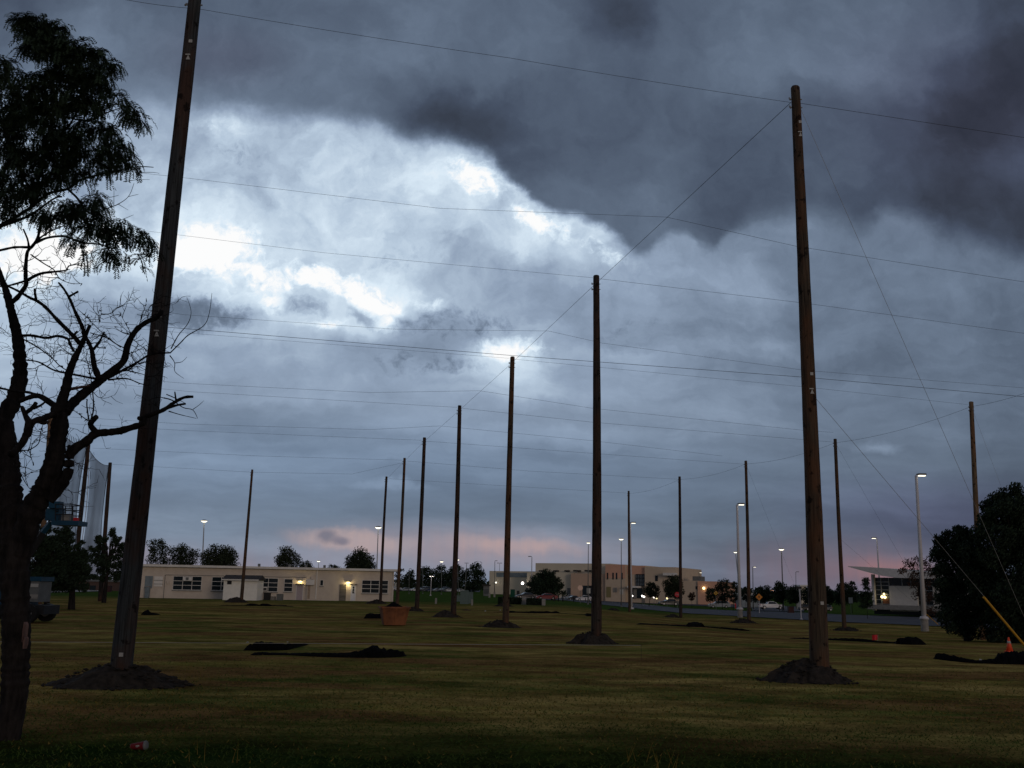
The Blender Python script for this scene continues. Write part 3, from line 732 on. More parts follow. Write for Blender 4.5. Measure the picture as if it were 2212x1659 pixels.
# guy wires
anchor = gp(2262, 1452)
cable([ptop('A', .3), ptop('A', .3).lerp(anchor, .5) + Vector((0, 0, .1)), anchor + Vector((0, 0, .1))], .012, 'steep guy wire from the top of the large right-hand pole', mtl=m_steel, group='guy wires', name='guy_wire')
pm = at(1750, 846, 26.0)
def on_line(a, b_, x):
    lo, hi = 0, 1
    for _ in range(40):
        m_ = (lo + hi) / 2; q = a.lerp(b_, m_) - CAM; X = CX + FPX * q.dot(cr) / q.dot(fwd)
        if X < x: lo = m_
        else: hi = m_
    return lo
k = on_line(pm, anchor, 2125)
cable([pm, anchor + Vector((0, 0, .05))], .012, 'lower guy wire from the middle of the large right-hand pole', mtl=m_steel, group='guy wires', name='guy_wire')
g0, g1 = pm.lerp(anchor, k), anchor
tag(build('guy_wire_guard', MB().tube([g0, g0.lerp(g1, .5), g1], .035, 10), m_yel, loc=g1), 'yellow plastic guard tube round the lower end of a guy wire', 'wire guard')
a4 = gp(2030, 1352)
cable([ptop('R4', .3), a4 + Vector((0, 0, .1))], .014, 'faint guy wire of the pole right of the largest right-hand pole', mtl=m_wire, group='guy wires', name='guy_wire')
p4 = POLE['R4'][0].lerp(POLE['R4'][1], .47)
cable([p4, a4 + Vector((0, 0, .1))], .014, 'faint lower guy wire running down to the grey lamp base', mtl=m_wire, group='guy wires', name='guy_wire')
q0 = a4.lerp(p4, .02); q1 = a4.lerp(p4, .19)
tag(build('guy_wire_guard', MB().tube([q0, q1], .035, 8), m_yel, loc=a4), 'small yellow guard tube beside the tall white lamp post base', 'wire guard')
cable([ptop('R5', .3), gp(2290, 1395)], .014, 'faint guy wire crossing the big pine on the right', mtl=m_steel, group='guy wires', name='guy_wire')
cable([ptop('R3', .3), gp(1745, 1335)], .012, 'faint guy wire of the pole beside the white lamp post', mtl=m_wire, group='guy wires', name='guy_wire')
# low string marking off the lawn
sa, sb = at(-60, 1386, 31), at(1385, 1394, 33)
cable([sa, sa.lerp(sb, .5), sb], .011, 'pale string stretched low across the lawn', mtl=m_pale, name='string', group='marking string', cat='string', sag=.0)
for i, p in enumerate((sa, sb)):
    tag(build('stake', MB().tube([Vector((p.x, p.y, G(p.x, p.y) - .05)), p + Vector((0, 0, .03))], .006, 6), m_dark, loc=(p.x, p.y, G(p.x, p.y))), 'thin dark stake holding the ' + ('left' if i == 0 else 'right') + ' end of the pale string', 'stake')

# ---------------------------------------------------------------- raised net between the left poles
def net_mat():
    m = bpy.data.materials.new('sports_net'); m.use_nodes = True; nt = m.node_tree
    b_ = nt.nodes['Principled BSDF']; b_.inputs['Base Color'].default_value = (.24, .28, .345, 1); b_.inputs['Roughness'].default_value = .8
    tr = nt.nodes.new('ShaderNodeBsdfTransparent'); mx = nt.nodes.new('ShaderNodeMixShader')
    t = nt.nodes.new('ShaderNodeTexCoord'); mp = nt.nodes.new('ShaderNodeMapping'); mp.inputs['Scale'].default_value = (.3, .3, .10)
    n = nt.nodes.new('ShaderNodeTexNoise'); n.inputs['Scale'].default_value = 1.2; n.inputs['Detail'].default_value = 5
    nt.links.new(t.outputs['Object'], mp.inputs[0]); nt.links.new(mp.outputs[0], n.inputs['Vector'])
    r = nt.nodes.new('ShaderNodeMapRange'); nt.links.new(n.outputs['Fac'], r.inputs[0]); r.inputs[1].default_value = .35; r.inputs[2].default_value = .65
    r.inputs[3].default_value = .60; r.inputs[4].default_value = .82
    nt.links.new(r.outputs[0], mx.inputs[0]); nt.links.new(tr.outputs[0], mx.inputs[1]); nt.links.new(b_.outputs[0], mx.inputs[2])
    nt.links.new(mx.outputs[0], nt.nodes['Material Output'].inputs[0]); return m
m_sn = net_mat()
def net(ka, kb, lowf, label, hooks=0):
    a0, a1, _ = POLE[ka]; b0, b1, _ = POLE[kb]
    t = thing('raised_net', label, 'net', a0, 'net panels hung between the left poles')
    b = MB(); nx, nz_ = 26, 40
    for i in range(nx + 1):
        u = .05 + .9 * i / nx
        for j in range(nz_ + 1):
            w = j / nz_; lo = a0.lerp(a1, lowf).lerp(b0.lerp(b1, lowf), u); hi = a1.lerp(b1, u) - Vector((0, 0, .3 + .5 * math.sin(u * math.pi)))
            p = lo.lerp(hi, w); pinch = 1 - .08 * math.sin(w * math.pi)
            cpt = a0.lerp(b0, .5); p.x = p.x + (.5 - u) * 2 * .35 * math.sin(w * math.pi)
            p.y += .35 * math.sin(u * 9 + w * 2) * (1 - .5 * w) + .5 * math.sin(u * math.pi)
            b.v.append(tuple(p))
    for i in range(nx):
        for j in range(nz_):
            k_ = i * (nz_ + 1) + j; b.f.append((k_, k_ + nz_ + 1, k_ + nz_ + 2, k_ + 1)); b.mi.append(0)
    build('net_panel', b, m_sn, t)
    tp = [a1.lerp(b1, i / 20) - Vector((0, 0, .3 + .5 * math.sin(i / 20 * math.pi))) for i in range(21)]
    build('top_rope', MB().tube(tp, .03, 5), m_dark, t)
    for s_ in (0, 1):
        u = .05 + .9 * s_; pts = []
        for j in range(21):
            w = j / 20; lo = a0.lerp(a1, lowf).lerp(b0.lerp(b1, lowf), u); hi = a1.lerp(b1, u) - Vector((0, 0, .3))
            p = lo.lerp(hi, w); p.x += (.5 - u) * 2 * .35 * math.sin(w * math.pi); pts.append(p)
        build('side_rope', MB().tube(pts, .03, 5), m_pale if s_ == 0 else m_dark, t)
    if hooks:
        for i in range(hooks):
            h = MB()
            p = a1.lerp(b1, (i + .5) / hooks) - Vector((0, 0, .3 + .5 * math.sin((i + .5) / hooks * math.pi)))
            h.tube([p, p + Vector((0, 0, .55))], .025, 4); build('net_hanger', h, m_dark, t)
net('N2', 'N1', .18, 'grey net panel between the middle and the right net pole')
net('N3', 'N2', .32, 'grey net panel behind the bare tree trunk, with hooks along its top', hooks=22)

# ---------------------------------------------------------------- facades: draw windows and doors on real walls by where they stand
class Facade:
    def __init__(s, a, b):
        s.o = Vector((a.x, a.y, 0)); v = Vector((b.x - a.x, b.y - a.y, 0)); s.len = v.length; s.ux = v.normalized()
        s.uy = Vector((-s.ux.y, s.ux.x, 0)); s.uz = Vector((0, 0, 1))      # uy points away from the camera
    def pt(s, x, y):
        d = ray(x, y); t = (s.o - CAM).dot(s.uy) / d.dot(s.uy); p = CAM + d * t
        return (p - s.o).dot(s.ux), p.z
    def box(s, mb, x0, x1, y0, y1, z0, z1, mi=0): return mb.obox(s.o, s.ux, s.uy, s.uz, (x0, y0, z0), (x1, y1, z1), mi)
    def rect(s, xa, ya, xb, yb):                   # photo pixels -> local rectangle
        a = s.pt(xa * S, yb * S); b = s.pt(xb * S, ya * S); return a[0], a[1], b[0], b[1]

def window(fc, parent, xa, ya, xb, yb, cols, rows, frame=m_white, sill=True, skip=(), th=.06, glass=None, name='window'):
    x0, z0, x1, z1 = fc.rect(xa, ya, xb, yb)
    w = MB(); fc.box(w, x0, x1, -.02, .05, z0, z1)
    o = build(name, w, glass or m_glass, parent)
    f = MB(); t = th
    fc.box(f, x0 - t, x0, -.07, .03, z0 - t, z1 + t); fc.box(f, x1, x1 + t, -.07, .03, z0 - t, z1 + t)
    fc.box(f, x0, x1, -.07, .03, z1, z1 + t); fc.box(f, x0, x1, -.07, .03, z0 - t, z0)
    for i in range(1, cols):
        x = x0 + (x1 - x0) * i / cols; fc.box(f, x - t * .55, x + t * .55, -.065, -.015, z0, z1)
    for j in range(1, rows):
        z = z0 + (z1 - z0) * j / rows; fc.box(f, x0, x1, -.06, -.017, z - t * .5, z + t * .5)
    build('frame', f, frame, o)
    if sill:
        q = MB(); fc.box(q, x0 - .1, x1 + .1, -.13, .03, z0 - t - .12, z0 - t - .002); build('sill', q, m_conc, o)
    return (x0, z0, x1, z1)

# ---- cream single-storey building on the left
a = gp(315 * 1.0, 1291.5); b = gp(849, 1299.5)
fc = Facade(a, b)
ex0 = fc.pt(285, 1291)[0]                                   # its left end runs on behind the big pole
bld = thing('cream_building', 'long low cream block building with white framed windows and two lit door lamps', 'building', a)
H0 = 4.05
w = MB(); fc.box(w, ex0, fc.len, 0, 14, -.3, H0); build('wall', w, m_wall, bld)
w = MB(); fc.box(w, ex0 - .3, fc.len + .45, -.5, 14.4, H0 + .003, H0 + .25)
rf = build('roof', w, m_white, bld)
w = MB(); fc.box(w, ex0 - .3, fc.len + .45, -.6, -.503, H0 - .02, H0 + .27); build('gutter', w, m_white, rf)
for xx in (.42, .55, .62, .70): w = MB(); fc.box(w, fc.len * xx, fc.len * xx + .35, 6, 6.4, H0 + .252, H0 + .75); build('roof_vent', w, m_grey, rf)
window(fc, bld, 432, 1442, 504.5, 1473.5, 3, 3)
window(fc, bld, 529, 1444, 600, 1475, 3, 3)
window(fc, bld, 623, 1446.5, 695, 1477.5, 3, 3)
window(fc, bld, 710, 1448, 731.5, 1478, 1, 3)
window(fc, bld, 904.5, 1452, 970, 1481.5, 3, 3)
window(fc, bld, 800.5, 1450.5, 808, 1463.5, 1, 1)
def fbox(name, mtl, ya, yb_, xa, ty, xb, by, parent=bld, dz=0):
    x0, z0, x1, z1 = fc.rect(xa, ty, xb, by); w = MB(); fc.box(w, x0, x1, ya, yb_, max(z0, -.1) + dz, z1 + dz); return build(name, w, mtl, parent)
o = fbox('air_conditioner', m_white, -.45, -.08, 458, 1442.5, 481, 1451.5); fbox('grille', m_grey, -.47, -.452, 465, 1443.5, 473, 1450, o)
o = fbox('air_conditioner', m_white, -.40, -.08, 649, 1468, 668.5, 1476.5); fbox('grille', m_dark, -.42, -.402, 651, 1469.5, 667, 1475, o)
def door(xa, ya, xb, yb, mtl, panes=0):
    x0, z0, x1, z1 = fc.rect(xa, ya, xb, yb); z0 = max(0.02, min(z0, .2)); w = MB(); fc.box(w, x0, x1, -.04, .03, z0, z1); d = build('door', w, mtl, bld)
    f = MB(); fc.box(f, x0 - .09, x0, -.06, .02, z0, z1 + .1); fc.box(f, x1, x1 + .09, -.06, .02, z0, z1 + .1); fc.box(f, x0, x1, -.06, .02, z1, z1 + .1); build('door_frame', f, m_white, d)
    k_ = MB(); fc.box(k_, x1 - .18, x1 - .06, -.10, -.042, z0 + 1.0, z0 + 1.06); build('handle', k_, m_steel, d)
    if panes:
        for j in range(3):
            q = MB(); zz = z1 - .15 - j * (z1 - z0) * .155; fc.box(q, x0 + .17, x1 - .17, -.055, -.041, zz - (z1 - z0) * .135, zz); build('pane', q, m_glass, d)
door(740, 1463.5, 757.5, 1501, mat('pink_grey_door', (.42, .36, .38), .7, var=.1))
door(876.5, 1463.5, 889, 1503, mat('blue_white_door', (.62, .64, .72), .6, var=.1), 1)
fbox('boarded_recess', mat('grey_boards', (.17, .155, .14), .9, c2=(.09, .085, .08), scale=2, stretch=(.4, .4, 3)), -.05, .03, 847, 1461, 866, 1503.5)
fbox('door_awning', m_roof, -.55, -.03, 741, 1459.3, 759, 1461.5); fbox('door_awning', m_roof, -.4, -.03, 874, 1460.7, 893, 1461.9)
o = fbox('wall_cabinet', m_white, -.5, -.03, 764.5, 1449, 786.5, 1462); fbox('cabinet_leg', m_grey, -.45, -.35, 766, 1462.3, 767.5, 1500, o)
fbox('wall_cabinet', m_wall, -.2, -.03, 777, 1441, 784, 1447.5)
fbox('downspout', m_white, -.12, -.03, 790.6, 1426, 791.8, 1498); fbox('downspout', m_white, -.12, -.03, 980.5, 1431, 982.3, 1502)
fbox('meter_box', m_wall, -.18, -.03, 417, 1452, 423, 1459.5)
fbox('stain_panel', mat('stained_wall', (.40, .32, .24), .9, var=.3), -.022, .01, 768, 1463, 776, 1497)
w = MB(); xa_, za_ = fc.pt(414 * S, 1437 * S); xb_, _ = fc.pt(765 * S, 1443.5 * S)
fc.box(w, xa_, xb_, -.07, -.01, za_ - .03, za_ + .03); fc.box(w, xa_ - .06, xa_, -.07, -.01, 0, za_ + .03); build('conduit', w, m_grey, bld)
o = fbox('glazed_porch', m_pglass, -.06, .02, 361, 1440, 383, 1470); fbox('porch_panel', m_white, -.08, -.03, 384, 1441, 408, 1466)
for q in ((384, 1450.3, 408, 1451.0), (384, 1459.5, 408, 1460.3)): fbox('panel_rail', m_grey, -.10, -.082, *q)
def door_lamp(xp, yp, label):
    x, z = fc.pt(xp * S, yp * S)
    w = MB(); fc.box(w, x - .28, x + .28, -.30, -.01, z, z + .22); o = build('door_lamp', w, m_grey, bld)
    w = MB(); fc.box(w, x - .24, x + .24, -.27, -.04, z - .12, z - .003); build('lens', w, m_lity, o)
    l = bpy.data.lights.new('door_lamp_light', 'POINT'); l.energy = 26; l.color = (1.0, .78, .36); l.shadow_soft_size = .12
    lo = bpy.data.objects.new('door_lamp_light', l); col.objects.link(lo); lo.parent = o
    lo.location = fc.o + fc.ux * x - fc.uy * .42 + Vector((0, 0, z - .30)) - wloc(o)
door_lamp(750.5, 1452.5, ''); door_lamp(870.5, 1455, '')

# things standing against the cream building
def local_box_thing(name, label, cat, x, yb, wpx, hpx, depth, mtl, group=None, lid=None, taper=0):
    c = gp(x * S, yb * S); s_ = px(c.y); w_, h_ = wpx * S * s_ / 2, hpx * S * s_
    t = thing(name, label, cat, c, group)
    b = MB(); tp = 1 - taper
    b.add([(-w_*tp,0,0),(w_*tp,0,0),(w_*tp,depth,0),(-w_*tp,depth,0),(-w_,0,h_),(w_,0,h_),(w_,depth,h_),(-w_,depth,h_)], [(0,3,2,1),(4,5,6,7),(0,1,5,4),(1,2,6,5),(2,3,7,6),(3,0,4,7)])
    build('body', b, mtl, t, local=True)
    if lid: build('lid', MB().box((-w_ * 1.05, -.03, h_ + .003), (w_ * 1.05, depth + .03, h_ + .003 + max(.05, h_ * .07))), lid, t, local=True)
    return t, w_, h_
sh, w_, h_ = local_box_thing('garden_shed', 'white sided shed with a dark shingle roof in front of the cream building', 'shed', 598.5, 1500.5, 84, 49, 3.2, m_shed)
b = MB(); r0 = h_ + .012; b.prism([(-.35, r0), (3.55, r0), (1.6, r0 + .62)], -w_ - .25, w_ + .25)
b.v = [(y, x, z) for x, y, z in b.v]; build('roof', b, m_roof, sh, local=True)
build('fascia', MB().box((-w_ - .22, -.40, h_ - .06), (w_ + .22, -.355, h_ + .10)), m_white, sh, local=True)
b = MB(); b.box((-w_ + .45, -.04, h_ - .55), (-w_ + 1.0, -.004, h_ - .12)); build('vent', b, m_dark, sh, local=True)
bn, w_, h_ = local_box_thing('round_bin', 'black lidded bin against the cream building, right of the shed', 'bin', 665.5, 1500.5, 16, 17, .7, m_dark, lid=m_dark, taper=.12)
local_box_thing('utility_box', 'grey utility box left of the lit door', 'utility box', 697.5, 1501, 14, 14.5, .8, m_grey, lid=m_grey)
local_box_thing('stacked_crate', 'low white crate between the black bin and the grey box', 'crate', 681, 1500.5, 12, 8, .5, m_conc, lid=m_grey)
local_box_thing('condenser_unit', 'grey condenser unit against the left end of the cream building', 'condenser', 393, 1491, 22, 21, .9, m_grey, lid=m_steel)
local_box_thing('white_drum', 'pale drum beside the nearest big pole, at the building corner', 'drum', 366, 1495, 10, 27, .5, m_pglass, lid=m_conc, taper=.1)

# ---- school building, far centre
sA, sB = gp(1208 * S, 1486.5 * S), gp(1790 * S, 1505 * S)
sd_ = 300.0
pa = gd(1208 * S, 315); pb = gd(1790 * S, 285)
fs = Facade(pa, pb)
sch = thing('school_building', 'large tan and cream two-storey school building with flat roofs behind the parking lot', 'building', Vector((pa.x, pa.y, G(pa.x, pa.y))))
m_cream = mat('cream_panel', (.62, .56, .44), .85, var=.06, scale=.3)
m_tan = mat('tan_brick', (.56, .40, .29), .9, var=.08, scale=.5)
m_peach = mat('peach_brick', (.68, .39, .27), .9, var=.08, scale=.5)
m_tan2 = mat('tan_block', (.58, .47, .35), .9, var=.08, scale=.5)
def sblk(name, mtl, xa, ty, xb, y0, y1, zb=-2.5, parent=sch, by=None):
    x0, _ = fs.pt(xa * S, ty * S); x1, z1 = fs.pt(xb * S, ty * S)
    if by is not None: zb = fs.pt(xb * S, by * S)[1]
    w = MB(); fs.box(w, x0, x1, y0, y1, zb, z1); return build(name, w, mtl, parent)
sblk('low_wing', m_cream, 1196, 1427, 1311, 8, 40)
sblk('glazing_band', m_pglass, 1214, 1431, 1310, 7.9, 7.99, by=1442.5)
sblk('low_block', m_cream, 1311, 1430.5, 1427, 2, 36)
sblk('upper_block', m_cream, 1326, 1408, 1516, 4, 34)
sblk('brick_block', m_tan, 1427, 1434.5, 1516, 0, 30)
sblk('peach_block', m_tan2, 1516, 1411.5, 1566, -1, 32)
sblk('peach_panel', m_peach, 1516.3, 1411.8, 1566, -1.06, -1.01, by=1446)
sblk('entrance_block', m_tan2, 1566, 1414, 1614, 0, 32)
sblk('entrance_panel', m_peach, 1568, 1414.5, 1613, -.06, -.01, by=1436)
sblk('east_block', m_tan2, 1614, 1418, 1690.5, -1, 30)
sblk('east_wing', m_tan2, 1690.5, 1452, 1745, 0, 26)
sblk('east_wing_end', m_peach, 1745, 1453.5, 1790, -.5, 25)
sblk('rooftop_unit', m_grey, 1720, 1440, 1741, 5, 10, by=1452.5)
for xc in (1345, 1381, 1409, 1437, 1465.5):
    for q in (-2.6, 2.6):
        w = MB(); x0, z0, x1, z1 = fs.rect(xc + q - 1.6, 1427.5, xc + q + 1.6, 1431); fs.box(w, x0, x1, 1.9 if xc < 1427 else -.1, 4.02, z0 + .3, z1 + .3); build('wall_vent', w, m_dark, sch)
for i, (x, hue) in enumerate(((1521.7, m_roof), (1535.5, m_glass), (1544.3, m_glass), (1557.8, m_glass))):
    x0, z0, x1, z1 = fs.rect(x - 1.9, 1432, x + 1.9, 1448.5); w = MB(); fs.box(w, x0, x1, -1.10, -1.065, z0, z1); build('window', w, hue, sch)
def srect(name, mtl, y0, y1, xa, ya, xb, yb, parent=sch):
    x0, z0, x1, z1 = fs.rect(xa, ya, xb, yb); w = MB(); fs.box(w, x0, x1, y0, y1, z0, z1); return build(name, w, mtl, parent)
o = srect('curtain_wall', m_pglass, -.30, -.09, 1591, 1436, 1612, 1465)
w = MB()
for i in range(6):
    x = fs.pt((1591 + i * 4.2) * S, 1450 * S)[0]; z0 = fs.pt(1600 * S, 1465 * S)[1]; z1 = fs.pt(1600 * S, 1436 * S)[1]; fs.box(w, x - .12, x + .12, -.38, -.303, z0, z1)
for j in range(4):
    z = fs.pt(1600 * S, (1436 + j * 9.5) * S)[1]; fs.box(w, fs.pt(1591 * S, 1450 * S)[0], fs.pt(1612 * S, 1450 * S)[0], -.36, -.305, z - .1, z + .1)
build('mullion', w, m_dark, o)
srect('canopy', m_white, -4, -.4, 1578, 1465.3, 1603.5, 1469.5)
srect('entrance_glass', m_glass, -.3, -.09, 1581, 1470, 1606, 1495)
srect('entrance_door', m_conc, -.45, -.31, 1584.5, 1472.5, 1592.5, 1496)
srect('door', mat('olive_door', (.22, .19, .09), .8), -1.12, -1.02, 1519, 1467, 1530, 1493)
srect('sign_board', m_conc, -1.3, -1.15, 1537.5, 1469, 1541, 1480.5); srect('sign_board', m_conc, -1.3, -1.15, 1542.5, 1469, 1546, 1480.5)
srect('white_canopy', m_white, -3.5, -1.02, 1665.5, 1432.8, 1695.5, 1439)
srect('window', m_glass, -1.1, -1.01, 1672, 1439.8, 1687, 1444)
srect('window', m_glass, -1.12, -1.01, 1640.5, 1439, 1647, 1452.5)
srect('window', m_glass, -.15, -.01, 1739.5, 1465.5, 1744, 1473)
srect('loading_door', m_glass, -.2, -.01, 1457, 1464, 1468, 1490); srect('loading_door', m_dark, -.2, -.01, 1469, 1464, 1479, 1492)
srect('service_door', m_grey, 1.8, 1.98, 1412, 1470, 1421, 1494); srect('service_door', m_grey, 1.8, 1.98, 1308.5, 1470, 1326, 1490)
def sph(c, r, sx=1, sz=1, nu=10, nv=7):
    b = MB(); b.v.append((c[0], c[1], c[2] + r * sz))
    for j in range(1, nv):
        for i in range(nu):
            a1, a2 = math.pi * j / nv, 2 * math.pi * i / nu
            b.v.append((c[0] + r * sx * math.sin(a1) * math.cos(a2), c[1] + r * math.sin(a1) * math.sin(a2), c[2] + r * sz * math.cos(a1)))
    b.v.append((c[0], c[1], c[2] - r * sz)); last = len(b.v) - 1
    for i in range(nu):
        k_ = (i + 1) % nu; b.f.append((0, 1 + i, 1 + k_)); b.mi.append(0)
        for j in range(nv - 2):
            b.f.append((1 + j * nu + i, 1 + (j + 1) * nu + i, 1 + (j + 1) * nu + k_, 1 + j * nu + k_)); b.mi.append(0)
        b.f.append((last, 1 + (nv - 2) * nu + k_, 1 + (nv - 2) * nu + i)); b.mi.append(0)
    return b
def wall_light(fcx, parent, xp, yp, r, mtl, out=.6):
    x, z = fcx.pt(xp * S, yp * S); p = fcx.o + fcx.ux * x - fcx.uy * out + Vector((0, 0, z))
    return build('wall_light', sph(p, r), mtl, parent, smooth=True)
wall_light(fs, sch, 1303, 1458, .42, m_litw, -1.0); wall_light(fs, sch, 1216, 1455.7, .26, m_lit, -7.0)
wall_light(fs, sch, 1761.5, 1470.5, .38, m_lity, 1.0)

# ---- sports hall with the swooping white roof
ga, gb = gd(2168 * S, 150), gd(2336 * S, 143)
fg = Facade(ga, gb)
gym = thing('sports_hall', 'glass and white sports hall with a swooping white roof beside the big pine', 'building', Vector((ga.x, ga.y, G(ga.x, ga.y))))
gx = lambda p: fg.pt(p * S, 1450 * S)[0]
gz = lambda p: fg.pt(2240 * S, p * S)[1]
gl = gz(1519)
w = MB(); fg.box(w, gx(2179), gx(2430), .3, 20, gl - 1, gz(1444)); build('glass_wall', w, m_glass, gym)
for q in ((2221, 2291), (2330, 2420)): w = MB(); fg.box(w, gx(q[0]), gx(q[1]), 0, .28, gl - .5, gz(1464.5)); build('white_wall', w, m_white, gym)
w = MB(); fg.box(w, gx(2179.5), gx(2186), -.2, .27, gl - .5, gz(1436)); build('end_pillar', w, m_white, gym)
w = MB()
for xx in (2200, 2220, 2253, 2275, 2310): fg.box(w, gx(xx) - .05, gx(xx) + .05, .2, .295, gl if xx in (2200, 2310) else gz(1464), gz(1445))
for zz in (1455, 1464, 1475, 1487, 1500, 1511): fg.box(w, gx(2186), gx(2220), .22, .298, gz(zz) - .04, gz(zz) + .04); fg.box(w, gx(2292), gx(2330), .22, .298, gz(zz) - .04, gz(zz) + .04)
build('mullion', w, m_steel, gym)
topc = [(2145, 1416.5), (2180, 1418), (2220, 1420.5), (2260, 1424), (2300, 1428), (2350, 1432), (2430, 1436)]
botc = [(2430, 1450), (2350, 1447), (2300, 1446), (2260, 1445), (2225, 1440), (2190, 1431), (2145, 1418)]
poly = [(gx(x), gz(y)) for x, y in topc] + [(gx(x), gz(y)) for x, y in botc]
b = MB(); n = len(poly)
for yy in (-3.0, 21): b.v += [tuple(fg.o + fg.ux * x + fg.uy * yy + Vector((0, 0, z))) for x, z in poly]
for i in range(6): b.f += [(i, i + 1, n - 2 - i, n - 1 - i), (n + i, n + n - 1 - i, n + n - 2 - i, n + i + 1)]; b.mi += [0, 0]
for i in range(n): b.f.append((i, i + n, (i + 1) % n + n, (i + 1) % n)); b.mi.append(0)
build('swooping_roof', b, m_white, gym)
w = MB(); fg.box(w, gx(2172), gx(2420), -1.2, -.25, gl - .3, gl + .35); build('plinth', w, m_conc, gym)
for q in ((2206, 1492, .22), (2213, 1493, .22), (2210.5, 1485, .16)): wall_light(fg, gym, q[0], q[1], q[2], m_lity, .1)
w = MB(); fg.box(w, gx(2203), gx(2220), .2, .29, gz(1510), gz(1497)); build('lobby_wall', w, mat('lobby_brown', (.14, .06, .035), .8), gym)

# small far buildings
def far_block(name, label, cat, xa, ty, xb, by, d, mtl, dep=8, roofm=None):
    a_ = gd(xa * S, d); b_ = gd(xb * S, d); f_ = Facade(a_, b_); z1 = f_.pt(xb * S, ty * S)[1]
    t = thing(name, label, cat, Vector((a_.x, a_.y, G(a_.x, a_.y))))
    w = MB(); f_.box(w, 0, f_.len, 0, dep, G(a_.x, a_.y) - 1, z1); build('wall', w, mtl, t)
    w = MB(); f_.box(w, -.3, f_.len + .3, -.3, dep + .3, z1 + .003, z1 + .35); build('roof', w, roofm or m_roof, t)
    w = MB()
    for i in range(1, 6): f_.box(w, f_.len * i / 6, f_.len * i / 6 + f_.len * .06, -.03, .02, z1 - 1.9, z1 - .8)
    build('window', w, m_glass, t); return t
far_block('brick_building', 'low reddish building seen between the pine trunks on the left', 'building', 60, 1455, 305, 1473, 210, mat('far_brick', (.10, .065, .055), .9, var=.2), roofm=m_grey)
far_block('bus_shelter_building', 'low pale roofed building behind the orange diamond sign', 'building', 1855, 1487, 1919, 1500, 250, m_pglass, roofm=m_white)
far_block('pale_hut', 'small pale hut between the far trees and the largest right-hand pole', 'building', 2004, 1466, 2018, 1480, 240, m_cream, 4, m_white)
far_block('pump_house', 'small grey shed at the right edge of the far tree group', 'building', 1208, 1465, 1222, 1481, 250, m_grey, 4)

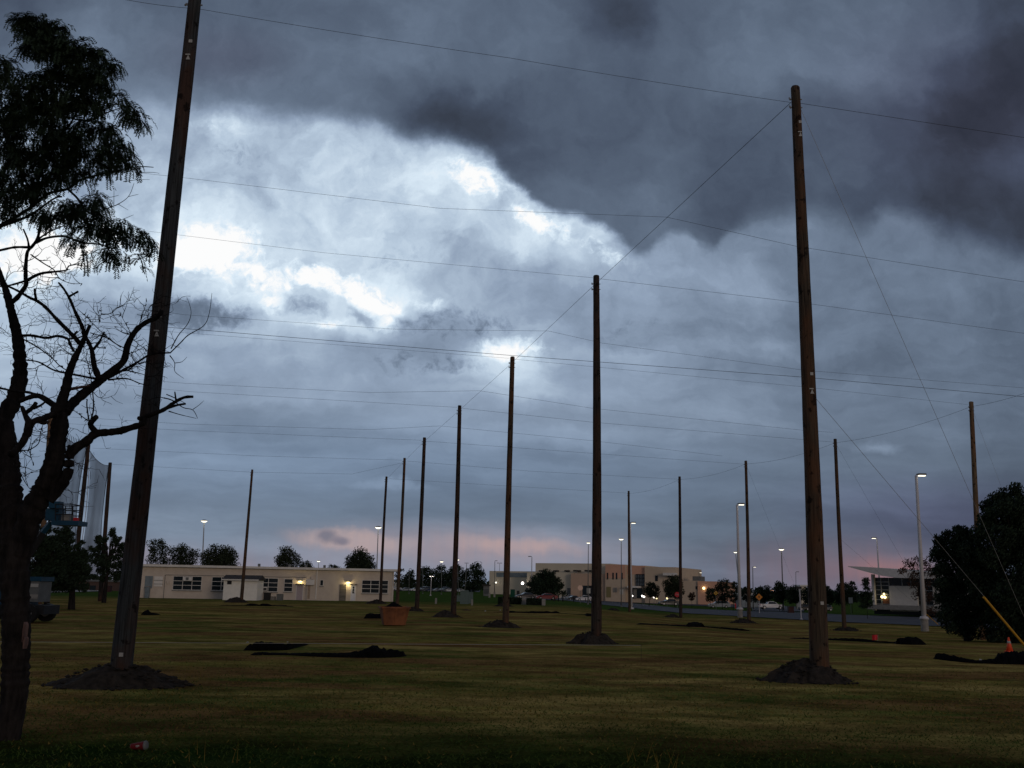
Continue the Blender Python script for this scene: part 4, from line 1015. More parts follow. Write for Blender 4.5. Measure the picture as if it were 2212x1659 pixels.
# ---------------------------------------------------------------- cars
def make_car(kind, paint, label, group, name):
    t = thing(name, label, {'pickup': 'pickup truck', 'wagon': 'car', 'sedan': 'car', 'suv': 'car', 'cart': 'vehicle'}[kind], (0, 0, 0), group)
    L_ = {'sedan': 4.8, 'wagon': 4.8, 'suv': 4.8, 'pickup': 5.6, 'cart': 2.4}[kind]; hw = .9
    if kind == 'sedan':
        low = [(-2.4,.32),(-2.38,.62),(-2.2,.74),(-1.35,.92),(-1.0,.95),(1.5,.98),(2.25,.96),(2.4,.75),(2.38,.34),(1.9,.24),(-1.9,.24)]
        cab = [(-1.15,.93),(-.35,1.38),(.2,1.45),(.9,1.42),(1.75,.96)]
        win = [(-1.0,.97),(-.32,1.33),(.2,1.39),(.85,1.36),(1.5,.99)]
    elif kind in ('wagon', 'suv'):
        low = [(-2.4,.34),(-2.38,.66),(-2.2,.80),(-1.45,.96),(-1.1,1.0),(2.2,1.02),(2.4,.85),(2.4,.36),(1.9,.26),(-1.9,.26)]
        cab = [(-1.3,.98),(-.55,1.45),(.2,1.54),(1.7,1.50),(2.25,1.02)]
        win = [(-1.12,1.02),(-.5,1.39),(.2,1.47),(1.6,1.43),(2.0,1.05)]
    elif kind == 'pickup':
        low = [(-2.8,.5),(-2.8,.95),(-2.6,1.08),(-1.55,1.16),(-1.3,1.18),(2.78,1.18),(2.8,.55),(2.2,.42),(-2.2,.42)]
        cab = [(-1.4,1.16),(-.75,1.72),(-.3,1.80),(.85,1.78),(1.15,1.17)]
        win = [(-1.22,1.22),(-.68,1.65),(-.3,1.70),(.72,1.69),(.92,1.22)]
    else:
        low = [(-1.2,.3),(-1.2,.8),(-.6,.9),(1.1,.9),(1.2,.3)]; cab = [(-.5,.9),(-.4,1.6),(.9,1.6),(1.0,.9)]; win = [(-.4,.95),(-.3,1.5),(.8,1.5),(.9,.95)]
    b = MB().prism(low, -hw, hw)
    for i, (x, y, z) in enumerate(b.v): b.v[i] = (x, y * (1 - .08 * max(0, abs(x) / L_ * 2 - .7) / .3), z)
    n = len(cab); cb = MB().prism(cab, -hw, hw)
    top = max(z for _, z in cab); bz = cab[0][1]
    cb.v = [(x, y * (1 - .2 * (z - bz) / (top - bz)), z) for x, y, z in cb.v]; b.add(cb.v, cb.f)
    body = build('body', b, paint, t, local=True)
    wb = MB()
    g_ = MB().prism(win, -hw - .006, hw + .006); g_.v = [(x, y * (1 - .2 * (z - bz) / (top - bz)) , z) for x, y, z in g_.v]; wb.add(g_.v, g_.f)
    ws_ = cab[0], cab[1]
    for (p, q) in ((cab[0], cab[1]), (cab[-1], cab[-2])):
        (x0, z0), (x1, z1) = (p[0] * .97 + q[0] * .03, p[1]), q
        sgn = -1 if p is cab[0] else 1; o_ = .012 * sgn
        def yy(z): return (hw - .1) * (1 - .2 * (z - bz) / (top - bz))
        za, zb_ = z0 + (z1 - z0) * .12, z0 + (z1 - z0) * .9; xa_, xb_ = x0 + (x1 - x0) * .12 + o_, x0 + (x1 - x0) * .9 + o_
        wb.add([(xa_, -yy(za), za + .012), (xa_, yy(za), za + .012), (xb_, yy(zb_), zb_ + .012), (xb_, -yy(zb_), zb_ + .012)], [(0, 1, 2, 3)])
    build('window_glass', wb, m_glass, t, local=True)
    rw = .42 if kind == 'pickup' else .33; wx = {'pickup': (-1.85, 1.8), 'cart': (-.75, .75)}.get(kind, (-1.45, 1.42))
    for x in wx:
        for sy in (-1, 1):
            w = MB().tube([(x, sy * (hw - .2), rw), (x, sy * (hw + .012), rw)], rw, 18)
            wh = build('wheel', w, m_black, t, local=True)
            build('rim', MB().tube([(x, sy * (hw - .05), rw), (x, sy * (hw + .022), rw)], rw * .58, 12), m_steel, wh, local=True)
    fz = low[1][1]
    for sy in (-1, 1):
        build('headlight', MB().box((-L_ / 2 - .01, sy * .6 - .2, fz - .10), (-L_ / 2 + .25, sy * .6 + .2, fz + .04)), m_tag, t, local=True)
        build('tail_light', MB().box((L_ / 2 - .12, sy * .68 - .16, fz), (L_ / 2 + .012, sy * .68 + .16, fz + .14)), m_red, t, local=True)
    if kind == 'pickup':
        build('cargo_bed', MB().box((1.25, -.72, 1.13), (2.68, .72, 1.19)), m_dark, t, local=True)
        build('bumper', MB().box((2.78, -.85, .5), (2.92, .85, .68)), m_steel, t, local=True)
    else: build('mirror', MB().box((-.95, -hw - .18, .95), (-.75, -hw - .01, 1.07)), paint, t, local=True)
    return t
def paint(n, c, r=.35): return mat(n, c, r, spec=.5)
P_blk, P_red, P_wht, P_sil, P_gry, P_blu = paint('paint_black', (.012, .013, .018)), paint('paint_red', (.17, .006, .014), .5), paint('paint_white', (.62, .62, .64)), paint('paint_silver', (.26, .28, .31)), paint('paint_grey', (.11, .12, .13)), paint('paint_blue', (.03, .05, .10))
def put_car(kind, pnt, x0, x1, yb, label, name='parked_car', group='cars at the school parking lot', rz=0, flip=False):
    t = make_car(kind, pnt, label, group, name)
    p = gp((x0 + x1) / 2 * S, yb * S); want = (x1 - x0) * S * px(p.y)
    L_ = {'pickup': 5.6, 'cart': 2.4}.get(kind, 4.8); s_ = max(.85, min(1.25, want / (L_ * math.cos(R(rz)))))
    t.location = p + Vector((0, 0, .06)); t.scale = (s_, s_, s_)
    t.rotation_euler = (0, 0, R(rz) + (math.pi if flip else 0)); return t
put_car('sedan', P_blk, 1289, 1340, 1497.5, 'black sedan leftmost in the school car row, left of the red one', rz=12)
put_car('sedan', P_red, 1340, 1392, 1500, 'dark red sedan parked beside the dark round tree', rz=8)
put_car('sedan', P_sil, 1405, 1438, 1498.5, 'silver car half hidden by the black one near the stop sign back', rz=25)
put_car('sedan', P_blk, 1416, 1449, 1501, 'black car between the silver and the white one', rz=25)
put_car('sedan', P_wht, 1438, 1484, 1503, 'white sedan partly behind the tall dark pole', rz=6)
put_car('sedan', P_blk, 1647, 1697, 1513.5, 'black sedan on the road beside the red stop sign', rz=10)
put_car('wagon', P_sil, 1771, 1825, 1520.5, 'silver wagon parked left of the tall white lamp post', rz=-3)
put_car('sedan', P_wht, 1720, 1748, 1506.5, 'pale car half hidden behind the kerb in front of the east wing', rz=14)
put_car('pickup', P_wht, 1898, 1958, 1524, 'white pickup truck on the driveway left of the largest right-hand pole', 'pickup_truck', 'vehicles on the driveway', rz=3, flip=True)
put_car('cart', P_blk, 2002, 2017, 1526.5, 'small dark utility cart left of the largest right-hand pole', 'utility_cart', 'vehicles on the driveway')
put_car('cart', P_gry, 2056, 2078, 1528, 'small dark utility cart right of the largest right-hand pole', 'utility_cart', 'vehicles on the driveway')
far = [(978, 991, P_wht, 'white car at the corner of the cream building, far lot'), (1003, 1026, P_sil, 'silver car in the far lot, just right of the brown pole'),
       (1026, 1046, P_wht, 'white car in the far lot, left of the dark fourth pole'), (1052, 1062, P_gry, 'grey car in the far lot, right of the dark fourth pole'),
       (1066, 1080, P_blu, 'blue car in the far lot, left of the short lamp post'), (1082, 1098, P_sil, 'silver car in the far lot, right of the short lamp post'),
       (1102, 1110, P_gry, 'grey car in the far lot under the dark trees'), (1110, 1120, P_wht, 'white car in the far lot under the dark trees'), (1138, 1148, P_wht, 'white car right of the third dark pole, far lot')]
for i, (x0, x1, pn, lb) in enumerate(far):
    put_car('suv' if i % 2 else 'sedan', pn, x0, x0 + 20, 1477.5 + (x0 - 980) * .018, lb, group='cars in the far lot left of the trees', rz=35 if i % 3 else 60)

# ---------------------------------------------------------------- lamp posts
def lamp_post(xt, yt, xb, yb=None, d=None, side=1, head='shoe', lit=m_lit, r=.09, mtl=None, label='', base=False, hl=1.0, nh=1, group='lamp posts round the field and parking lots'):
    p = gd(xb, d) if d else gp(xb, yb)
    top = at(xt, yt, p.y); t = thing('lamp_post', label, 'lamp post', p, group)
    z0 = 0
    if base:
        s_ = px(p.y); z0 = base
        b = MB(); b.tube([p - Vector((0, 0, .2)), p + Vector((0, 0, z0))], .32, 16); build('concrete_base', b, m_conc, t)
    b = MB(); b.tube([p + Vector((0, 0, z0)), p.lerp(top, .5), top], [r * 1.25, r, r * .75], 10)
    b.tube([p + Vector((0, 0, z0)), p + Vector((0, 0, z0 + .25))], [r * 2.6, r * 2.0], 12); build('pole', b, mtl or m_lpole, t, smooth=True)
    for k_ in range(nh):
        sd_ = side if k_ == 0 else -side
        if head == 'shoe':
            hl = hl * (.82 if k_ == 0 else 1); c_ = top + Vector((sd_ * .62 * hl, 0, .02))
            b = MB().box((c_.x - .42 * hl, c_.y - .22 * hl, c_.z), (c_.x + .42 * hl, c_.y + .22 * hl, c_.z + .2 * hl)); b.box((min(top.x, c_.x), top.y - .04, top.z + .06), (max(top.x, c_.x), top.y + .04, top.z + .14))
            hd = build('lamp_head', b, m_lhead, t)
            if lit:
                b = MB().box((c_.x - .34 * hl, c_.y - .2 * hl, c_.z - .10 * hl), (c_.x + .34 * hl, c_.y + .2 * hl, c_.z - .003)); build('lens', b, lit, hd)
        else:
            c_ = top + Vector((0, 0, .12))
            hd = build('lamp_head', MB().tube([c_ + Vector((0, 0, .02)), c_ + Vector((0, 0, .22 * hl))], [.62 * hl, .25 * hl], 14), m_lhead, t)
            if lit: build('lens', MB().tube([c_ - Vector((0, 0, .22 * hl)), c_ + Vector((0, 0, .0))], [.25 * hl, .55 * hl], 14), lit, hd)
    return t
lamp_post(1979, 1027, 1995, d=88, side=1, r=.16, base=1.0, hl=1.0, label='tallest white lamp post, lit, near the big pine')
lamp_post(1592, 1090, 1598, d=122, side=1, r=.17, base=.9, hl=1.05, label='white lamp post with concrete base, lit, touching the brown pole')
lamp_post(1894, 1163, 1904, 1327, side=-1, r=.13, hl=1.0, label='white lamp post, lit, in front of the sports hall')
lamp_post(1361, 1130, 1364, d=165, side=1, r=.17, hl=1.1, label='white lamp post, lit, touching the farthest thin pole')
lamp_post(1688, 1188, 1692, d=200, head='round', r=.12, hl=1.0, mtl=m_grey, label='slim lamp post with a round lit head above the white pickup')
lamp_post(1589, 1194, 1601, d=230, head='round', r=.10, hl=.85, mtl=m_grey, label='slim lamp post with a round lit head just left of the tall concrete based one')
lamp_post(1626, 1225, 1627, d=210, side=1, r=.09, hl=.8, mtl=m_grey, label='small lit lamp post right of the brown pole')
lamp_post(1342, 1166, 1342, d=190, head='round', r=.08, hl=.85, mtl=m_grey, label='slim lamp post with a lit head over the peach school block')
lamp_post(1271, 1174, 1270, d=190, head='round', r=.08, hl=.7, lit=m_lit, mtl=m_grey, label='slim lamp post left of the tall dark pole')
lamp_post(1149, 1203, 1148, d=230, side=-1, r=.12, hl=1.0, lit=None, label='pale unlit lamp post at the left end of the school')
lamp_post(817, 1141, 812, d=165, head='round', r=.09, hl=1.0, mtl=m_steel, label='lit lamp post behind the right end of the cream building')
lamp_post(441, 1127, 434, d=170, head='round', r=.11, hl=1.0, mtl=m_steel, label='lit lamp post behind the left half of the cream building')
lamp_post(688, 1213, 687, d=300, head='round', r=.09, hl=1.0, mtl=m_grey, lit=m_lit, label='small distant lit lamp over the cream roof')
lamp_post(954, 1214, 953, d=270, head='round', r=.08, hl=1.0, mtl=m_grey, lit=m_lit, label='distant lit lamp over the dark trees, left of the third pole')
lamp_post(988, 1210, 990, d=270, head='round', r=.08, hl=1.0, mtl=m_grey, lit=m_lit, label='distant lit lamp touching the third dark pole')
lamp_post(932, 1245, 930, 1287, side=1, r=.08, hl=.55, nh=2, lit=m_litw, label='short white lamp post with two bright heads on the green lawn')
lamp_post(1008, 1217, 1003, d=240, side=1, r=.08, hl=.6, lit=None, mtl=m_grey, nh=2, label='slim unlit lamp post above the utility cabinets')
lamp_post(1069, 1212, 1068, d=230, side=1, r=.08, hl=.7, lit=None, mtl=m_grey, label='slim unlit lamp post in front of the glazed school wing')
lamp_post(1079, 1217, 1079, d=330, side=1, r=.07, hl=1.0, lit=None, mtl=m_grey, nh=2, label='distant twin headed floodlight above the glazed school wing')
lamp_post(884, 1229, 883, d=270, side=1, r=.07, hl=.7, lit=None, mtl=m_grey, label='slim unlit lamp post between the brown and the dark fourth pole')
lamp_post(913, 1224, 913, d=280, side=1, r=.07, hl=.8, lit=None, mtl=m_grey, nh=2, label='slim twin headed lamp post behind the dark fourth pole')
lamp_post(1719, 1236, 1720, d=230, side=1, r=.07, hl=.8, lit=None, mtl=m_grey, label='slim unlit lamp post left of the largest right-hand pole')
lamp_post(1510, 1237, 1511, d=300, side=1, r=.10, hl=1.0, lit=m_lit, mtl=m_grey, label='distant lit lamp over the east wing of the school')
lamp_post(1663, 1275, 1663, d=240, side=1, r=.06, hl=.9, lit=m_lito, mtl=m_grey, label='orange glowing lamp in front of the far trees')
# low lamps glowing in front of the entrance
for i, (x, y, mt) in enumerate(((1580.3, 1489.6, m_litw), (1605.5, 1490, m_litw), (1610, 1492, m_litw), (1635, 1493, m_litw), (1641.6, 1495.4, m_lity), (1667.8, 1495.8, m_lity))):
    pb_ = gd(x * S, 245); pt_ = at(x * S, y * S, 245)
    t = thing('path_light', ['low lit path light touching the farthest thin pole', 'low lit path light at the entrance doors, left of a close pair', 'low lit path light at the entrance doors, right of a close pair', 'low lit path light under the left entrance tree', 'yellowish low path light right of the left entrance tree', 'yellowish low path light just above the black sedan'][i], 'path light', pb_, 'low path lights at the school entrance')
    build('post', MB().tube([pb_, pt_], .05, 6), m_grey, t); build('lamp_globe', sph(pt_, .21), mt, t, smooth=True)

# ---------------------------------------------------------------- signs, posts and boxes
def sign(x, y, xb, d, shape, w_, mtl, label, post=m_grey, symbol=None, group=None, rot=0):
    c_ = at(x * S, y * S, d); p = Vector((c_.x, c_.y + .05, G(c_.x, c_.y)))
    t = thing('street_sign', label, 'sign', p, group or 'street signs')
    build('post', MB().tube([p, Vector((p.x, p.y, c_.z + w_ * .4))], .045, 8), post, t)
    b = MB(); n_ = {'oct': 8, 'dia': 4}.get(shape)
    if shape == 'rect': b.box((c_.x - w_ * .42, c_.y - .03, c_.z - w_ * .6), (c_.x + w_ * .42, c_.y, c_.z + w_ * .6))
    else:
        o_ = math.pi / 8 if shape == 'oct' else math.pi / 2
        pl = [(c_.x + w_ * .54 * math.cos(o_ + 2 * math.pi * i / n_), c_.z + w_ * .54 * math.sin(o_ + 2 * math.pi * i / n_)) for i in range(n_)]
        b.prism(pl, c_.y - .03, c_.y)
    pn = build('sign_panel', b, mtl, t)
    if symbol == 'text':
        cu_ = bpy.data.curves.new('sign_text', 'FONT'); cu_.body = 'STOP'; cu_.size = w_ * .36; cu_.align_x = 'CENTER'; cu_.align_y = 'CENTER'; cu_.extrude = .004
        tmp = bpy.data.objects.new('tmp_text', cu_); me_ = bpy.data.meshes.new_from_object(tmp); me_.materials.clear(); me_.materials.append(m_tag)
        bpy.data.objects.remove(tmp); to = bpy.data.objects.new('sign_text', me_); col.objects.link(to); to.parent = pn; to.location = Vector((c_.x, c_.y - .036, c_.z)) - wloc(pn); to.rotation_euler = (math.pi / 2, 0, 0)
    if symbol == 'mark':
        build('sign_symbol', MB().box((c_.x - w_ * .05, c_.y - .036, c_.z - w_ * .16), (c_.x + w_ * .05, c_.y - .0305, c_.z + w_ * .22)).box((c_.x - w_ * .14, c_.y - .036, c_.z - w_ * .04), (c_.x + w_ * .14, c_.y - .0305, c_.z + w_ * .06)), m_dark, pn)
    return t
sign(1450.6, 1469.6, 1450, 195, 'oct', .95, mat('sign_back', (.80, .56, .45), .6), 'octagonal sign seen from behind, in front of the tan school block')
sign(1693, 1486.4, 1693, 195, 'oct', .95, m_red, 'red octagonal stop sign touching a thin dark pole', symbol='text')
sign(1789.5, 1482.8, 1789, 190, 'dia', .8, m_yel, 'yellow diamond warning sign above the silver wagon', symbol='mark')
sign(1897.5, 1492.5, 1897, 150, 'dia', .95, mat('orange_sign', (.55, .20, .02), .6), 'orange diamond sign above the white pickup', post=m_lpole, symbol='mark')
sign(1471.5, 1477, 1471, 200, 'rect', .85, m_tag, 'white rectangular sign right of the octagonal sign back')
sign(1553.8, 1479.5, 1554, 200, 'rect', .8, m_tag, 'white rectangular sign left of the farthest thin pole')
sign(1955, 1496.5, 1955, 200, 'rect', .75, m_tag, 'white rectangular sign just above the white pickup cab')
sign(2126.5, 1501, 2126, 170, 'rect', .8, m_tag, 'white rectangular sign left of the sports hall')
sign(1340.5, 1479, 1340, 230, 'rect', .7, m_tag, 'small white sign between the black and the dark red sedan')
sign(992, 1459, 992, 290, 'rect', 1.6, m_tag, 'white sign at the corner behind the cream building')
# short post with a dark sign board
p = gp(1731, 1339); t = thing('sign_post', 'thin white post with a dark board, left of the largest right-hand pole', 'sign post', p)
tp_ = at(1727, 1272, p.y); build('post', MB().tube([p, tp_], .07, 8).tube([p, p + Vector((0, 0, .15))], [.2, .12], 8), m_lpole, t); build('board', MB().box((tp_.x - .35, tp_.y - .05, tp_.z), (tp_.x + .25, tp_.y + .02, tp_.z + .22)), m_dark, t)
# utility cabinets, porta-loo etc.
m_cab = mat('green_cabinet', (.11, .16, .15), .6, var=.2)
local_box_thing('utility_cabinet', 'tall green utility cabinet between two dark poles', 'utility cabinet', 1160, 1510, 20, 31, 1.0, m_cab, 'green utility cabinets', lid=m_cab)
local_box_thing('utility_cabinet', 'shorter green utility cabinet right of the tall one', 'utility cabinet', 1175.5, 1509, 12, 26, 1.0, m_cab, 'green utility cabinets', lid=m_cab)
local_box_thing('utility_cabinet', 'small green utility cabinet left of the tall one', 'utility cabinet', 1145.5, 1504, 9, 14, .8, m_cab, 'green utility cabinets', lid=m_cab)
for x, yb, h, l in ((1089.5, 1509.5, 14, 'white marker post on the green lawn under the short lamp post'), (1180, 1513.5, 14.5, 'white marker post in front of the green utility cabinets'), (1223.5, 1494, 12, 'white marker post at the corner of the school'), (1236, 1493, 13, 'pale post under the slim lamp by the school')):
    local_box_thing('marker_post', l, 'post', x, yb, 4.6, h, .3, m_conc, 'pale marker posts')
local_box_thing('portable_toilet', 'green portable toilet at the left of the black sedan', 'portable toilet', 1281.5, 1493, 11, 18, 1.2, mat('green_plastic', (.02, .14, .07), .5), lid=m_cab)
local_box_thing('dumpster', 'dark bin beside the green portable toilet', 'bin', 1295, 1491, 7, 13, 1.0, m_dark, lid=m_dark)
local_box_thing('litter_bin', 'brown litter bin left of the largest right-hand pole', 'bin', 1979, 1533, 12.5, 15.5, .9, mat('brown_slats', (.055, .022, .02), .8), lid=m_dark)
local_box_thing('litter_bin', 'brown litter bin between the net pole and the big pole', 'bin', 269, 1480, 10, 14, .9, mat('brown_slats_left', (.05, .02, .02), .8), lid=m_dark)
for x, yb in ((1385, 1503), (1396, 1503.5), (1407, 1504), (1434, 1504.5), (1464, 1504.5)):
    p = gp(x * S, yb * S); b = MB().tube([p, p + Vector((0, 0, .95)), p + Vector((0, 0, 1.02))], [.10, .10, .05], 8)
    lab = {1385: 'leftmost black bollard, below the dark red sedan', 1396: 'black bollard second from the left, below the gap after the red sedan', 1407: 'black bollard below the silver car', 1434: 'black bollard just left of the octagonal sign back', 1464: 'rightmost black bollard, in front of the white sedan'}[x]
    tag(build('bollard', b, m_black, loc=p), lab, 'bollard', 'black bollards along the parking lot')
# hydrants / red markers
def hydrant(x, yb, h, label):
    p = gp(x * S, yb * S); t = thing('fire_hydrant', label, 'hydrant', p)
    build('barrel', MB().tube([p, p + Vector((0, 0, h * .2)), p + Vector((0, 0, h * .8)), p + Vector((0, 0, h))], [.2, .13, .14, .04], 12), m_red, t)
    build('nozzle', MB().tube([p + Vector((-.24, 0, h * .6)), p + Vector((.24, 0, h * .6))], .07, 8), m_red, t)
hydrant(1579, 1517, 1.5, 'red hydrant at the foot of the farthest thin pole'); hydrant(1839, 1521, 1.2, 'red hydrant left of the white lamp post with concrete base')
# hedge planters
def hedge_box(x0, x1, yb, h, label, seed):
    a_ = gp(x0 * S, yb * S); b_ = gp(x1 * S, yb * S); s_ = px(a_.y); H_ = h * S * s_; b = MB(); r_ = random.Random(seed)
    c_ = (a_ + b_) / 2; wx = (b_.x - a_.x) / 2
    for k_ in range(2600):
        p = Vector((c_.x + r_.uniform(-wx, wx), c_.y + r_.uniform(0, 1.2), G(c_.x, c_.y) + H_ * r_.random() ** .6)); leaf(b, p, .13, r_)
    t = thing('hedge', label, 'hedge', Vector((c_.x, c_.y, G(c_.x, c_.y))), 'clipped hedges by the parking lot'); build('foliage', b, m_pine, t)
    build('stem', MB().box((c_.x - wx * .92, c_.y + .25, G(c_.x, c_.y) - .05), (c_.x + wx * .92, c_.y + .95, G(c_.x, c_.y) + H_ * .82)), m_bark, t)
def leaf(b, p, s, r_, el=1.0):
    a1 = r_.random() * 6.283; z = r_.uniform(-1, 1); q = math.sqrt(1 - z * z)
    n = Vector((q * math.cos(a1), q * math.sin(a1), z)); u = n.orthogonal().normalized(); v = n.cross(u); k_ = r_.uniform(.6, 1.3) * s
    o = len(b.v); b.v += [tuple(p - u * k_ * el), tuple(p - v * k_ * .6), tuple(p + u * k_ * el), tuple(p + v * k_ * .6)]; b.f.append((o, o + 1, o + 2, o + 3)); b.mi.append(0)
hedge_box(1245, 1304, 1511, 17, 'clipped dark hedge left of the pale block', 1); hedge_box(1317, 1354, 1513, 16, 'clipped dark hedge between two pale blocks', 2)
local_box_thing('planter_block', 'pale concrete block between the two clipped hedges', 'planter block', 1310.5, 1511.5, 14, 15, 1.0, m_conc, 'pale planter blocks'); local_box_thing('planter_block', 'pale concrete block at the right end of the hedges', 'planter block', 1359, 1513.5, 9, 15, 1.0, m_conc, 'pale planter blocks')

# ---------------------------------------------------------------- orange bin, cone, flags, cup, litter
p = gp(984 * S, 1564 * S); s_ = px(p.y)
t = thing('orange_bin', 'rusty orange steel tub heaped with black netting', 'skip bin', p)
wb, wt_, hb = 26 * S * s_, 34 * S * s_, 45 * S * s_
ang = R(14)
def rot(v): return (v[0] * math.cos(ang) - v[1] * math.sin(ang), v[0] * math.sin(ang) + v[1] * math.cos(ang), v[2])
b = MB(); db, dt_ = .45, .75
b.add([(-wb,-db,.04),(wb,-db,.04),(wb,db,.04),(-wb,db,.04),(-wt_,-dt_,hb),(wt_,-dt_,hb),(wt_,dt_,hb),(-wt_,dt_,hb)], [(0,3,2,1),(0,1,5,4),(1,2,6,5),(2,3,7,6),(3,0,4,7)])
i_ = .05
b.add([(-wb+i_,-db+i_,.12),(wb-i_,-db+i_,.12),(wb-i_,db-i_,.12),(-wb+i_,db-i_,.12),(-wt_+i_,-dt_+i_,hb),(wt_-i_,-dt_+i_,hb),(wt_-i_,dt_-i_,hb),(-wt_+i_,dt_-i_,hb)], [(0,1,2,3),(0,4,5,1),(1,5,6,2),(2,6,7,3),(3,7,4,0)])
b.v = [rot(v) for v in b.v]; build('tub', b, m_rust, t, local=True)
b = MB()
for q in (((-wt_-.03,-dt_-.05,hb-.07),(wt_+.03,-dt_+.0,hb+.02)), ((-wt_-.03,dt_,hb-.07),(wt_+.03,dt_+.05,hb+.02)), ((-wt_-.05,-dt_,hb-.07),(-wt_,dt_,hb+.018)), ((wt_,-dt_,hb-.07),(wt_+.05,dt_,hb+.018))): b.box(*q)
b.v = [rot(v) for v in b.v]; build('rim', b, m_rust, t, local=True)
b = MB()
for sx_ in (-1, 0, 1): b.add([(sx_*wb*.9-.03,-db-.03,.06),(sx_*wb*.9+.03,-db-.03,.06),(sx_*wt_*.9+.03,-dt_-.03,hb-.08),(sx_*wt_*.9-.03,-dt_-.03,hb-.08)], [(0,1,2,3)])
b.v = [rot(v) for v in b.v]; build('rib', b, m_rust, t, local=True)
hp = p + Vector((-.05, 0, 0)); o = mound(Vector((0, 0, 0)), wt_ * .93, dt_ * .85, .34, 'black netting heaped inside the orange bin', 'netting_heap', m_net, 'netting', seed=44, group='bundles of black netting on the lawn')
o.location = p + Vector((0, 0, hb - .10)) - Vector((0, 0, G(0, 0))); o.rotation_euler = (0, 0, ang)
# traffic cone
p = gp(2181, 1408); s_ = px(p.y); h = 30 * s_
t = thing('traffic_cone', 'orange traffic cone beside the yellow wire guard', 'traffic cone', p)
build('cone', MB().tube([p + Vector((0, 0, .03)), p + Vector((0, 0, h * .45)), p + Vector((0, 0, h * .46)), p + Vector((0, 0, h))], [h * .24, h * .15, h * .15, h * .05], 18), m_org, t, smooth=True)
build('band', MB().tube([p + Vector((0, 0, h * .58)), p + Vector((0, 0, h * .74))], [h * .135, h * .104], 18), m_tag, t, smooth=True)
build('foot', MB().box((p.x - h * .27, p.y - h * .27, p.z), (p.x + h * .27, p.y + h * .27, p.z + .04)), m_org, t)
def flag(x, yt, yb, wpx, label, mtl=m_red):
    p = gp(x, yb); tp_ = at(x, yt, p.y); w_ = wpx * px(p.y); t = thing('marker_flag', label, 'flag', p)
    build('staff', MB().tube([p, tp_], .006, 5), m_steel, t)
    b = MB(); n_ = 6
    for i in range(n_ + 1):
        u = i / n_; b.v += [(tp_.x - u * w_, tp_.y + .04 * math.sin(u * 7), tp_.z - .02 * u), (tp_.x - u * w_, tp_.y + .04 * math.sin(u * 7 + .5), tp_.z - w_ * .85 - .03 * u)]
    for i in range(n_): b.f.append((2 * i, 2 * i + 2, 2 * i + 3, 2 * i + 1)); b.mi.append(0)
    build('flag_cloth', b, mtl, t)
flag((2160 + 104 / 3.0175) * S, (1150 + 1318 / 3.0175) * S, (1150 + 1372 / 3.0175) * S, 12, 'red marker flag on the netting strip right of the large pole')
# paper cup lying in the grass
p = gp(301, 1619); s_ = px(p.y); L_ = 34 * s_; ax = Vector((.98, -.12, .10)).normalized(); c0 = p + Vector((-L_ / 2, 0, .035))
t = thing('paper_cup', 'red and white paper cup lying in the dark foreground grass', 'paper cup', p)
build('cup_wall', MB().tube([c0, c0 + ax * L_ * .86], [L_ * .17, L_ * .26], 20, cap=False), mat('cup_red', (.14, .008, .010), .6), t, smooth=True)
build('cup_base', MB().tube([c0 - ax * .002, c0 + ax * .004], [L_ * .165, L_ * .165], 20), m_tag, t)
build('lid', MB().tube([c0 + ax * L_ * .86, c0 + ax * L_ * .9, c0 + ax * L_ * .98, c0 + ax * L_], [L_ * .27, L_ * .285, L_ * .26, L_ * .22], 20), m_grey, t, smooth=True)
b = MB()
for k_ in range(5):
    c_ = c0 + ax * L_ * (.40 + .07 * (k_ % 3)) + Vector((0, -L_ * .225, L_ * (.04 - .03 * (k_ % 2)))); b.box((c_.x - .007, c_.y - .003, c_.z - .007), (c_.x + .010, c_.y + .004, c_.z + .008))
build('cup_logo', b, m_tag, t)
# scraps of paper
for i, (x, y, w_) in enumerate(((1358 * S, 1531 * S, 3), (1250.5 * S, 1526 * S, 2.6), (1213 * S, 1528.5 * S, 3.2), (2453 * S, 1657 * S, 6), (618 * S, 1607 * S, 4), (718 * S, 1606 * S, 3))):
    p = gp(x, y); w_ *= px(p.y)
    lb = ['white scrap on the netting strip left of the tall dark pole', 'white scrap right of the reddish pole heap', 'white scrap left of the reddish pole', 'white paper tag leaning on the netting by the traffic cone', 'pale plastic scrap at the left tip of the long netting roll', 'small white scrap on the short thick netting bundle'][i]
    hh = w_ * (1.2 if i == 3 else .5)
    b = MB().add([(p.x - w_ / 2, p.y, p.z + .02), (p.x + w_ / 2, p.y - .02, p.z + .02), (p.x + w_ * .6, p.y + .06, p.z + hh), (p.x - w_ * .3, p.y + .05, p.z + hh * 1.1),
                  (p.x - w_ / 2, p.y + .03, p.z + .0), (p.x + w_ / 2, p.y + .02, p.z), (p.x + w_ * .6, p.y + .07, p.z + hh), (p.x - w_ * .3, p.y + .065, p.z + hh * 1.1)], [(0, 1, 2, 3), (7, 6, 5, 4), (0, 4, 5, 1), (1, 5, 6, 2), (2, 6, 7, 3), (3, 7, 4, 0)])
    tag(build('paper_scrap', b, m_tag, loc=p), lb, 'litter', 'scraps of litter on the lawn')

